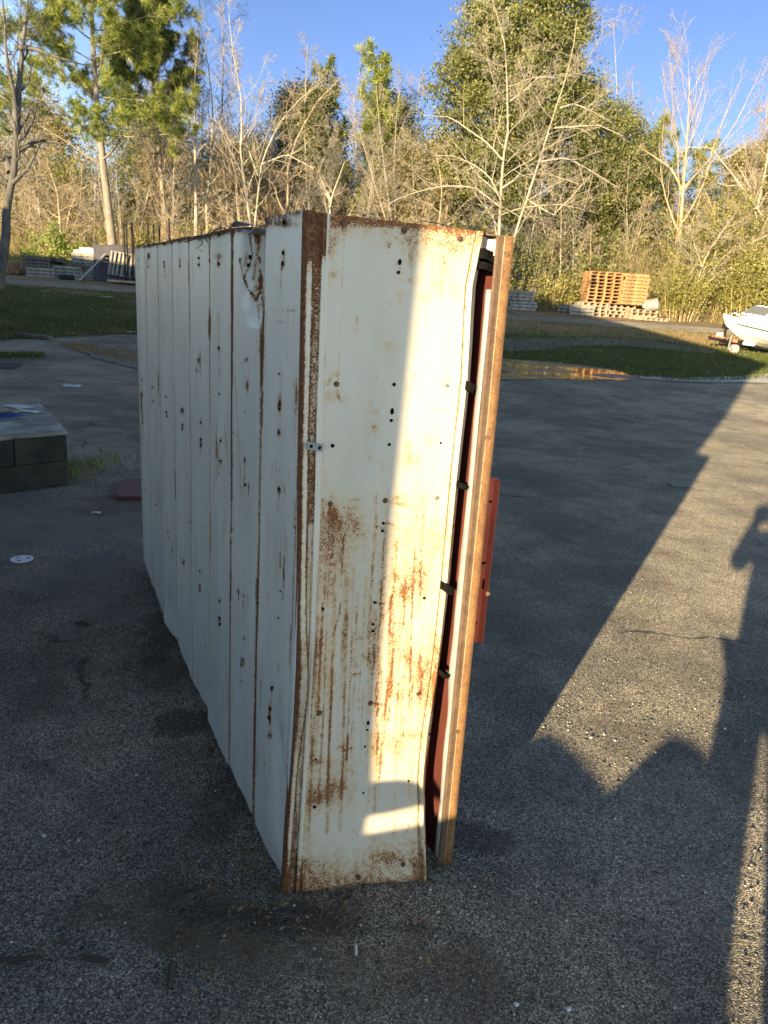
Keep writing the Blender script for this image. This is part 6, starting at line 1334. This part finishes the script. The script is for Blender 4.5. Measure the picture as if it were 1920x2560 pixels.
# raked stem: push low points of the first stations aft
for i, x in enumerate(st):
    for j, (y, z) in enumerate(sec(max(x, .02))): V[i, j] += ex * (max(0, -z) * .62 * math.exp(-x / .9))
ns_ = V.shape[1]; b = MB(); F = [(i * ns_ + j, i * ns_ + (j + 1) % ns_, (i + 1) * ns_ + (j + 1) % ns_, (i + 1) * ns_ + j) for i in range(len(st) - 1) for j in range(ns_)]
F += [tuple(range(ns_))[::-1], tuple(range((len(st) - 1) * ns_, len(st) * ns_))]
b.add(V.reshape(-1, 3), F); b.build('hull', GEL, boat)
def hull_pt(x, j0, f):
    s1 = sec(x); ya, za = s1[j0]; yb_, zb2 = s1[j0 + 1]; y, z = ya + (yb_ - ya) * f, za + (zb2 - za) * f
    return bp(x + .02, -(y + .012), z) + ex * (max(0, -z) * .62 * math.exp(-x / .9))
for nm, mt, j0, f0, f1, x0 in (('stripe', DKG, 4, .45, .98, .10), ('pinstripe', simple('thin_dark_line', (0.16, 0.13, 0.10), .5, 0, .1, 4, 0), 4, .12, .17, .35)):
    xs_ = np.linspace(x0, 5.1, 30); V2 = np.array([[hull_pt(x, j0, f) for x in xs_] for f in (f0, f1)] ); o = fast_mesh(nm, V2.reshape(-1, 3), grid_faces(2, 30), mt, parent=boat); o.modifiers.new('t', 'SOLIDIFY').thickness = .006
b = MB()                              # registration characters, too small to read in the photograph
for k, (x, w_) in enumerate(((.62, .05), (.69, .05), (.76, .03), (.86, .05), (.93, .05), (1.00, .05), (1.07, .05), (1.16, .05), (1.23, .05))):
    q = hull_pt(x, 4, .60); q2 = hull_pt(x, 4, .86); MB().boxo(q - ey * .012, ex * w_, ey * .004, (q2 - q)).build('registration_character', GEL, boat)
# deck moulding and raked windscreen panes
b = MB(); V3 = []
for x in np.linspace(.55, 4.6, 12):
    hw_ = .72 * (1 - (1 - min(1, x / 2.2)) ** 2); zt_d = .06 + .16 * min(1, (x - .5) / .7); V3.append([bp(x, -hw_, -.16), bp(x, -hw_ * .92, zt_d), bp(x, hw_ * .92, zt_d), bp(x, hw_, -.16)])
V3 = np.array(V3); b.add(V3.reshape(-1, 3), [tuple(f) for f in grid_faces(12, 4)] + [(0, 1, 2, 3)]); b.build('deck', GEL, boat)
for k, (x0, x1) in enumerate(((.42, 1.02), (1.10, 1.80), (1.90, 2.7))):
    z0 = .15 + .02 * k; b = MB(); c4 = [bp(x0, -.42, z0), bp(x1, -.56, z0 - .02), bp(x1 + .34, -.30, z0 + .26), bp(x0 + .42, -.16, z0 + .28)]
    n_ = np.cross(c4[1] - c4[0], c4[3] - c4[0]); n_ /= np.linalg.norm(n_); b.add([*c4, *[q + n_ * .008 for q in c4]], [(0, 3, 2, 1), (4, 5, 6, 7), (0, 1, 5, 4), (1, 2, 6, 5), (2, 3, 7, 6), (3, 0, 4, 7)]); w_ = b.build('windscreen', GLS, boat)
    b = MB()
    for i in range(4): b.tube([c4[i] - n_ * .004, c4[(i + 1) % 4] - n_ * .004], .014, 6)
    b.build('frame', ALU, w_)
b = MB(); b.tube([bp(.22, -.12, .09), bp(.30, -.16, .14), bp(.42, -.20, .09)], .012, 6); b.build('cleat', ALU, boat)
b = MB(); b.box(bp(1.55, -.78, .02), (.20, .04, .10), rz=yaw); b.build('yellow_tag', simple('yellow_sticker', (0.55, 0.48, 0.10), .6, 0, .1, 5, 0), boat)
# trailer
gz = terrain(pb[0], YB)
def tp(px_, py_, dY=0): return at(px_, py_, YB + dY)
f0, f1 = tp(1830, 856, .1), tp(2150, 910, -1.0); b = MB(); b.tube([f0, f1], .05, 4); b.tube([f0 + [0, .9, 0], f1 + [0, .9, 0]], .05, 4); b.tube([f0, f0 + [0, .9, 0]], .05, 4); b.build('frame', BLKP, trl)
b = MB(); b.tube([tp(1773, 845, .45), f0 + [0, .45, .02]], .045, 6); b.tube([tp(1772, 845, .45), tp(1778, 844, .45)], [.06, .06], 8); b.build('tongue', BLKP, trl)
b = MB(); a_, c_ = tp(1783, 842, .45), tp(1808, 846, .45); b.boxo(a_ + [0, -.12, 0], c_ - a_, (0, .24, 0), (0, 0, .05)); b.build('tongue_step', REDP, trl)
for px_ in (1795, 1804):
    q = tp(px_, 836, .45); b = MB(); b.tube([q - [0, 0, .07], q - [0, 0, .05], q + [0, 0, .03], q + [0, 0, .06]], [.04, .055, .055, .03], 12); b.build('cup', simple('pale_cup', (0.66, 0.55, 0.42), .5, 0, .1, 6, 0), trl, smooth=True)
b = MB(); b.tube([tp(1811, 850, .45), tp(1812, 830, .45), tp(1817, 815, .45)], .05, 6); b.boxo(tp(1809, 822, .40), (.16, 0, 0), (0, .12, 0), (0, 0, .14)); b.build('winch_post', STL, trl)
b = MB(); b.tube([tp(1829, 838, -.1), tp(1820, 874, -.1)], .022, 6); b.build('prop_leg', GALV, trl)
c = tp(1836, 873, -.15); o = torus_mb((0, 0, 0), .10, .045, 'x', 22, 8); o.v = [tuple(np.array(q) * [2.2, 1, 1] + c) for q in o.v]; o.build('jack_wheel', simple('dusty_wheel', (0.36, 0.31, 0.25), .8, 0, .15, 6, 0), trl, smooth=True)
b = MB(); b.tube([c - [.09, 0, 0], c + [.09, 0, 0]], .07, 12); b.build('jack_hub', GALV, trl)
b = MB(); b.boxo(tp(1858, 862, -.25), (.34, -.05, -.02), (0, .08, 0), (0, 0, .10)); b.build('guide_pad', GEL, trl, bevel=.02)
b = MB(); b.boxo(tp(1832, 855, -.05), (.14, 0, -.02), (0, .1, 0), (0, 0, .09)); b.build('reflector', REDP, trl)
for px_, dY in ((2010, -.6), (2070, -.8)):
    q = tp(px_, 900, dY); q[2] = terrain(q[0], q[1]) + .30; torus_mb(q, .21, .10, 'y', 26, 10).build('wheel', RUB, trl, smooth=True)

# a crowd of tall fine-twigged trees just behind the edge: three kinds, copied
SP_F = [dict(n=20, t0=.28, ang=40, len=.27, rel=1, up=.14, wig=.12, rr=.40, seg=6), dict(n=9, t0=.15, ang=40, len=.5, rel=1, up=.08, wig=.16, rr=.5, seg=5), dict(n=6, t0=.12, ang=40, len=.5, rel=1, up=.05, wig=.18, rr=.6, seg=4), dict(n=2.5, t0=.2, ang=38, len=.5, rel=1, up=.03, wig=.18, rr=.7, seg=3)]
def tall_bare(seed, H, mat):
    rs = np.random.RandomState(seed); P = branch_path(rs, np.array([0, 0, -0.05]), np.array([rs.uniform(-.1, .1), rs.uniform(-.1, .1), 1]), H, 14, .05, .06)
    br = []; grow(rs, P, 0.10, 0.012, SP_F, 0, br); t = thing('bare_tree', 'tall fine-twigged bare tree, one of the crowd behind the edge trees', 'tree', (0, 0, 0), 'tall bare trees in the crowd behind the edge')
    v, f = tubes_mesh(br[:1]); fast_mesh('trunk', v, f, mat, parent=t, smooth=True)
    v, f = tubes_mesh(br[1:], 0.006, (6, 4, 3, 3)); fast_mesh('crown', v, f, mat, parent=t, smooth=True); return t
tp_ = [tall_bare(301, 13.0, B_TAN), tall_bare(302, 11.0, B_GREY), tall_bare(303, 12.0, B_PALE)]
rs = np.random.RandomState(99)
xs_t = [30, 110, 330, 400, 440, 470, 545, 605, 660, 690, 740, 790, 830, 880, 930, 1010, 1060, 1100, 1490, 1520, 1580, 1640, 1680, 1760, 1800, 1840, 1890]
for i, px_ in enumerate(xs_t):
    if i < 3: o = tp_[i]
    else:
        o = tp_[i % 3].copy(); COL.objects.link(o)
        for ch in tp_[i % 3].children:
            c = ch.copy(); COL.objects.link(c); c.parent = o
    Y = rs.uniform(42, 50); X = at(px_, 700, Y)[0]; o.location = (X, Y, terrain(X, Y)); o.rotation_euler = (0, 0, rs.uniform(0, 6.28)); q = rs.uniform(.62, .98) * (.85 if px_ > 1450 else 1); o.scale = (q, q, q)

# dead leaves and grit drifted against the foot of the cabinet
rs = np.random.RandomState(51); n = 520
t_ = rs.uniform(-0.1, 2.6, n); o_ = np.abs(rs.normal(0, 0.09, n)) + 0.004; o_ = np.where(rs.rand(n) < .25, o_ * 3.0, o_)
C = P0[None] + D1[None] * t_[:, None] + OUT_L[None] * o_[:, None]; n2 = 160
C2 = P0[None] + D2[None] * rs.uniform(-.3, .5, n2)[:, None] + OUT_E[None] * (np.abs(rs.normal(0, .10, n2)) + .01)[:, None]
C = np.concatenate([C, C2]); C[:, 2] = rs.uniform(0.003, 0.010, len(C))
V, F = leaf_cards(rs, C, rs.uniform(.005, .014, len(C)), flat=-2.5, asp=.5); V[:, 2] = np.maximum(V[:, 2], 0.001)
tag(fast_mesh('leaf_debris', V, F, simple('dead_leaf', (0.14, 0.085, 0.045), .9, 0, .5, 25, .2)), 'dead leaf bits and grit drifted along the foot of the white cabinet', 'leaf litter', kind='stuff')
